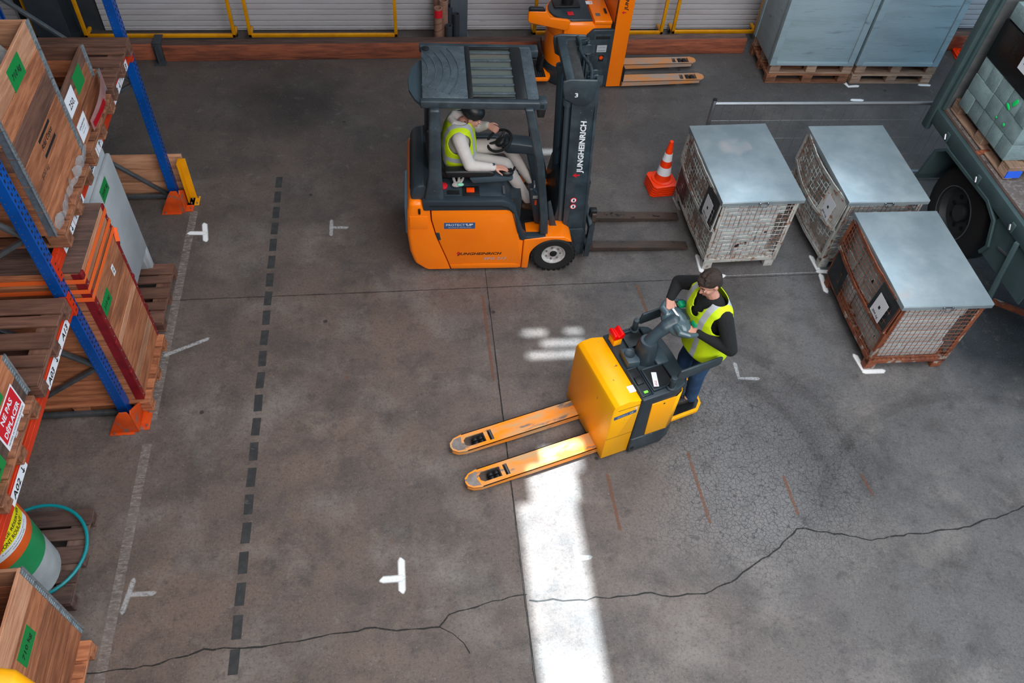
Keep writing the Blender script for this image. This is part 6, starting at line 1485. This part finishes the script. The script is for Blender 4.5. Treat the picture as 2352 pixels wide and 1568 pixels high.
def strip_yz(pts, x0, x1, th):
    m_ = MB(); out = []
    for k, p in enumerate(pts):
        a = Vector(pts[max(0, k-1)]); b = Vector(pts[min(len(pts)-1, k+1)]); d = (b-a).normalized(); out.append((p[0]+d.y*th, p[1]-d.x*th))
    poly = list(pts)+out[::-1]
    for k in range(len(pts)-1): m_.prism([pts[k], pts[k+1], out[k+1], out[k]], 'x', x0, x1)
    return m_
strip_yz(mud, 5.885, 6.34, .008).build('mudguard', m_trl, tr)
strip_yz(mud, 5.86, 5.885, .035).build('mudguard_edge', m_trl, tr)
MB().prism([(6.9, .5), (6.9, .6), (6.8, .86), (6.66, 1.0), (5.80, 1.05), (5.62, .98), (5.48, .7), (5.48, .5)], 'x', 6.34, 6.36).build('mudguard_back', m_char, tr)
MB().prism([(5.44, .64), (5.42, .80), (5.54, 1.0), (5.50, 1.08), (4.7, 1.08), (4.7, .66)], 'x', 5.90, 5.915).build('side_skirt', m_trl, tr)
MB().bar((5.87, 5.12, 1.10), (5.93, 5.02, .25), .05, .05).build('landing_leg', m_trl, tr, bevel=.006)
MB().bar((5.89, 5.30, .86), (5.89, 5.12, .90), .015, .02).build('skirt_handle', m_steel, tr)
MB().bar((6.3, 5.3, .02), (6.7, 4.9, .10), .05, .05).build('tow_bar', m_rust, tr)
MB.OFF = Vector((0, 0, 0))
# blocks on their pallet
pb = Vector((6.51, 6.49, 1.262))
pallet('pallet under the concrete blocks on the trailer, its near end sprayed blue', tuple(pb+Vector((0, -.02, 0))), pi/2, kind='lightpal', w=1.0)
PB = [o for o in bpy.data.objects if o.name.startswith('wooden_pallet')][-1]
bs = thing('block_stack', 'stack of green-grey concrete blocks under black wrap on the trailer pallet', 'load', (6.48, 6.47, 1.407))
x0, y0_, y1_ = -.50, -.49, .49; h = .193; rnd = random.Random(5)
for c in range(3):
    xs_ = [(-.50, -.30), (-.30, .1), (.1, .5)] if c % 2 else [(-.50, -.10), (-.10, .3), (.3, .5)]
    ys_ = [-.49, -.30, -.10, .11, .30, .49] if c % 2 == 0 else [-.49, -.09, .11, .49]
    for i in range(len(ys_)-1):
        for xa, xb in (xs_[:1] if 0 < i < len(ys_)-2 else xs_):
            j = rnd.uniform(-.006, .006)
            MB().bb(xa+.003+j, xb-.003, ys_[i]+.004, ys_[i+1]-.004, c*h+.002, c*h+h-.003).build('concrete_block', m_block, bs, bevel=.004)
mb = MB(); mb.bb(-.505, .51, -.50, .50, 3*h+.0, 3*h+.42)
mb.build('black_wrap', m_bwrap, bs, bevel=.02)
for i in range(4): MB().bb(-.49+i*.26, -.24+i*.26, -.48, .48, 3*h+.425, 3*h+.60).build('concrete_block', m_block, bs, bevel=.008)
sign(bs, (-.505, -.14, 3*h+.27), (0, -1, 0), (0, 0, 1), .30, .20, m_white, [('2100 kg', -.01, -.02, .19, .045, m_ink, .012)], name='weight_sign')
m_neon = mat('neon_green_spray', (.0, .75, .15), .6)
for y, z, w_, h_ in ((-.22, .50, .05, .10), (-.16, .42, .09, .035), (-.24, .26, .035, .035), (-.10, .25, .022, .022)):
    mb = MB(); mb.ell((-.503, y, z), (.006, w_/2, h_/2), (.4, 0, 0), 10, 8); mb.build('green_spray', m_neon, bs)
t = thing('blue_spray', 'x', 'x') if 0 else None
MB.OFF = Vector((0, 0, 0))
for y in (-.45,):
    MB().bb(-.612, -.600, .34, .50, .022, .10).build('blue_paint', mat('blue_spray_paint', (.02, .12, .75), .6), PB)
t = thing('rusty_clamp', 'small rusty steel clamp lying on the trailer deck before the block pallet', 'clamp', (5.985, 6.30, 1.252), .1)
MB().bb(-.02, .10, -.02, .02, 0, .035).bb(-.05, -.01, -.03, .03, 0, .02).build('clamp_body', m_rust, t, bevel=.006)
